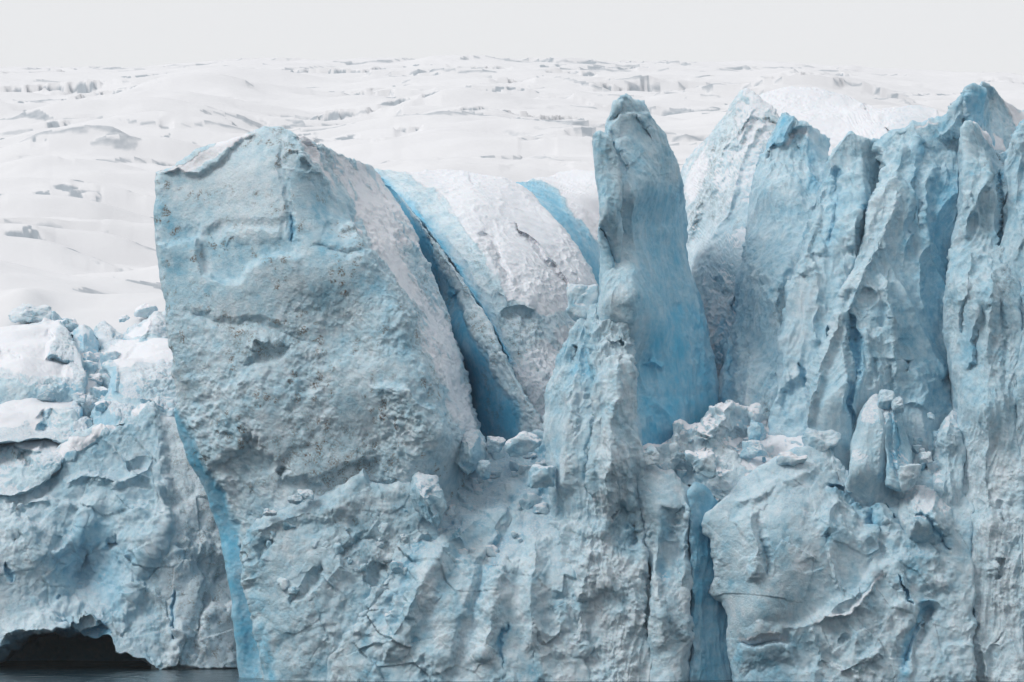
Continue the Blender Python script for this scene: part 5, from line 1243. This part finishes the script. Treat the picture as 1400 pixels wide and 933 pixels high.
CH = [
    ("flat pale lump beside the perched boulder on the slope crest", 676, 608, 12, 30, 22, 30, .3, .15, .7),
    ("long bright lump lying against the fluted buttress on the slope crest", 716, 606, 9, 52, 36, 36, .35, .15, .6),
    ("small turquoise lump under the perched boulder", 662, 640, 8, 24, 30, 24, .45, .25, .4),
    ("tilted faceted block in the middle of the bright slope", 742, 652, 3, 44, 34, 34, .4, .22, .5),
    ("knob of ice balanced on top of the splinter behind the slab", 1214, 545, 9, 28, 26, 24, .4, .12, .4),
    ("second knob of ice, lower and right of the balanced knob", 1228, 553, 8, 18, 22, 18, .4, .12, .4),
    ("small squarish stone like ice chunk lying in the gully right of the slab", 1268, 627, 8, 18, 18, 16, .3, 0, .5),
    ("squat block at the foot of the splinter in the gully", 1240, 655, 4, 36, 36, 30, .35, .05, .4),
    ("pointed turquoise block on the white rubble shelf", 1033, 588, 10, 26, 36, 24, .5, .3, .3),
    ("flat turquoise slab below the pointed block on the shelf", 1032, 616, 7, 34, 26, 26, .4, .25, .5),
    ("grey faceted block with dark crack, at the cliff foot above the bulge", 1120, 604, 8, 56, 34, 34, .42, .0, .4),
    ("low sloping block left of the cracked grey one", 1080, 630, 4, 48, 26, 30, .35, .1, .6),
    ("blocky white lump at the left end of the rubble shelf", 957, 632, 1, 44, 44, 34, .35, .1, .6),
    ("beige flat topped ice block at the blue foot of the spire", 890, 622, 2, 30, 26, 22, .15, 0, .2),
    ("gnarled pale knob leaning on the spire's left side at the dome", 795, 412, 12, 40, 52, 34, .35, .1, .5),
    ("pale elongated lump on the ledge of the lumpy rubble face", 418, 676, 3.5, 24, 14, 16, .4, .1, .5),
    ("flat pale lump left of the elongated one on the same ledge", 405, 684, 3, 20, 14, 16, .4, .1, .5),
    ("small lump at the left end of the rubble face ledge", 368, 701, 3, 20, 10, 14, .3, .05, .6),
]
for i, (lab, px, py, y, w_, h_, d_, tn, cl, sn) in enumerate(CH):
    chunk(lab, px, py, y, w_, h_, d_, seed=20 + i, tone=tn, clear=cl, snow=sn, lean=0)

# small angular pieces half sunk in the rubble
def strew(n, poly, surf, label, group, seed, lo, hi, tone, snow):
    r = np.random.default_rng(seed)
    xs = [p[0] for p in poly]; ys = [p[1] for p in poly]
    k = 0
    while k < n:
        px, py = np.array([r.uniform(min(xs), max(xs))]), np.array([r.uniform(min(ys), max(ys))])
        if polysdf(px, py, poly)[0] > -2:
            continue
        w_ = lo + (hi - lo) * r.random() ** 2
        y = float(rbf(SURF[surf], px, py)[0]) + w_ * .02
        chunk(label, float(px[0]), float(py[0]), y, w_, w_ * r.uniform(.7, 1.3), w_ * .9, seed=seed * 100 + k, tone=r.uniform(*tone), snow=snow, sub=4 if w_ > 11 else 3,
              group=group, name="ice_chunk", cat="ice chunk", planes=9, clear=.12 * r.random())
        k += 1


strew(84, [(560, 660), (600, 628), (745, 600), (750, 690), (700, 760), (560, 860), (520, 860)], "rubble_slope", "small angular ice chunk half sunk in the bright pale blue slope", "ice chunks on the bright slope", 5, 6, 26, (.2, .5), .55)
strew(34, [(885, 640), (930, 590), (1000, 570), (1110, 605), (1060, 640), (980, 690), (900, 700)], "rubble_shelf", "small angular ice chunk lying on the white rubble shelf under the spire", "ice chunks on the rubble shelf", 6, 6, 18, (.15, .5), .6)
strew(26, [(360, 720), (500, 665), (560, 680), (540, 780), (420, 820), (360, 800)], "rubble_wall", "small lump of ice stuck in the lumpy rubble face below the leaning block", "ice lumps in the rubble face", 7, 6, 18, (.3, .6), .4)
strew(16, [(1225, 640), (1270, 560), (1300, 600), (1290, 650), (1240, 670)], "overhanging_bulge", "small ice chunk wedged in the gully between slab and ledged fin", "ice chunks in the gully", 8, 7, 20, (.3, .6), .4)


def strew_basin(n, seed):
    r = np.random.default_rng(seed)
    poly = [(0, 440), (110, 432), (228, 425), (234, 560), (150, 575), (110, 552), (0, 552)]
    k = 0
    while k < n:
        px, py = r.uniform(0, 236), r.uniform(425, 570)
        if polysdf(np.array([px]), np.array([py]), poly)[0] > -6:
            continue
        w_ = r.uniform(14, 38)
        y = (824 - (py - 425) / 2.6) - CAM_D - 7
        chunk("angular snow dusted ice block tumbled among the broken seracs on the left", px, py, y, w_, w_ * r.uniform(.6, 1.0), w_, seed=seed * 100 + k,
              tone=r.uniform(.25, .6), snow=.95, sub=5, group="tumbled blocks among the left seracs", planes=9, clear=.25 * r.random() ** 2)
        k += 1


strew_basin(30, 9)
# ------------------------------------------------------------------ air, light, camera
def build_haze():
    bm = bmesh.new()
    bmesh.ops.create_cube(bm, size=1)
    me = bpy.data.meshes.new("haze"); bm.to_mesh(me); bm.free()
    m = bpy.data.materials.new("thin_fog"); m.use_nodes = True
    nt = m.node_tree
    nt.nodes.remove(nt.nodes["Principled BSDF"])
    pv = nt.nodes.new("ShaderNodeVolumePrincipled")
    pv.inputs["Color"].default_value = (.97, .98, 1, 1)
    pv.inputs["Density"].default_value = HAZE
    nt.links.new(pv.outputs[0], nt.nodes["Material Output"].inputs["Volume"])
    me.materials.append(m)
    o = bpy.data.objects.new("haze", me); COL.objects.link(o)
    o.scale = (3200, 3200, 330)
    o.location = (0, 800, 330 / 2 - 9.5)
    tag(o, "thin cold fog over the glacier", None, None, "stuff")


HAZE = 2.5e-5
build_haze()

SKY_SEA, SKY_ICE, SKY_TOP = 4.4, 7.35, 2.9
SUN_EL, SUN_AZ = math.radians(42), math.radians(-60)     # azimuth from behind the camera (-Y), towards -X
w = bpy.data.worlds.new("World"); SC.world = w; w.use_nodes = True
nt = w.node_tree; bg = nt.nodes["Background"]
sky = nt.nodes.new("ShaderNodeTexSky"); sky.sky_type = "NISHITA"; sky.sun_disc = False
sky.sun_elevation = SUN_EL; sky.sun_rotation = math.pi + SUN_AZ * -1
sky.dust_density = 4; sky.air_density = 1; sky.ozone_density = 1
# closed cloud deck over most of the blue: brightest overhead, bright above the ice (ice blink), dim above the open fjord behind the ship
tc = nt.nodes.new("ShaderNodeTexCoord")
sx = nt.nodes.new("ShaderNodeSeparateXYZ"); nt.links.new(tc.outputs["Generated"], sx.inputs[0])


def wmath(op, a, b):
    n = nt.nodes.new("ShaderNodeMath"); n.operation = op
    for i, v in enumerate((a, b)):
        if isinstance(v, (int, float)): n.inputs[i].default_value = v
        else: nt.links.new(v, n.inputs[i])
    return n.outputs[0]


ice = nt.nodes.new("ShaderNodeMapRange"); ice.interpolation_type = "SMOOTHSTEP"
ice.inputs[1].default_value = -1; ice.inputs[2].default_value = 1; ice.inputs[3].default_value = SKY_SEA; ice.inputs[4].default_value = SKY_ICE
nt.links.new(sx.outputs[1], ice.inputs[0])
lum = wmath("ADD", ice.outputs[0], wmath("MULTIPLY", wmath("MAXIMUM", sx.outputs[2], 0), SKY_TOP))
cl = nt.nodes.new("ShaderNodeMix"); cl.data_type = "RGBA"; cl.blend_type = "MULTIPLY"; cl.inputs[0].default_value = 1
cl.inputs[6].default_value = (.98, .988, 1.005, 1); nt.links.new(lum, cl.inputs[7])
mx = nt.nodes.new("ShaderNodeMix"); mx.data_type = "RGBA"
mx.inputs[0].default_value = .93
nt.links.new(sky.outputs[0], mx.inputs[6]); nt.links.new(cl.outputs[2], mx.inputs[7]); nt.links.new(mx.outputs[2], bg.inputs[0])
bg.inputs[1].default_value = .1

ld = bpy.data.lights.new("sun", "SUN"); ld.energy = 1.5; ld.angle = math.radians(22); ld.color = (1, .985, .965)
lo = bpy.data.objects.new("sun", ld); COL.objects.link(lo)
sd = Vector((math.sin(SUN_AZ) * math.cos(SUN_EL), -math.cos(SUN_AZ) * math.cos(SUN_EL), math.sin(SUN_EL)))
lo.rotation_euler = (-sd).to_track_quat("-Z", "Y").to_euler()
lo.location = sd * 500

cd = bpy.data.cameras.new("camera"); co = bpy.data.objects.new("camera", cd); COL.objects.link(co)
co.location = (0, -CAM_D, EYE); co.rotation_euler = (math.radians(90), 0, 0)
cd.sensor_width = 36; cd.lens = 180; cd.shift_y = (HOR - 466.5) / 1400
cd.clip_start = 1; cd.clip_end = 20000
SC.camera = co
vs = SC.view_settings
vs.view_transform = "Standard"; vs.look = "None"; vs.gamma = 1; vs.use_curve_mapping = False; vs.exposure = .2
SC.cycles.max_bounces = 10; SC.cycles.diffuse_bounces = 6; SC.cycles.volume_bounces = 1
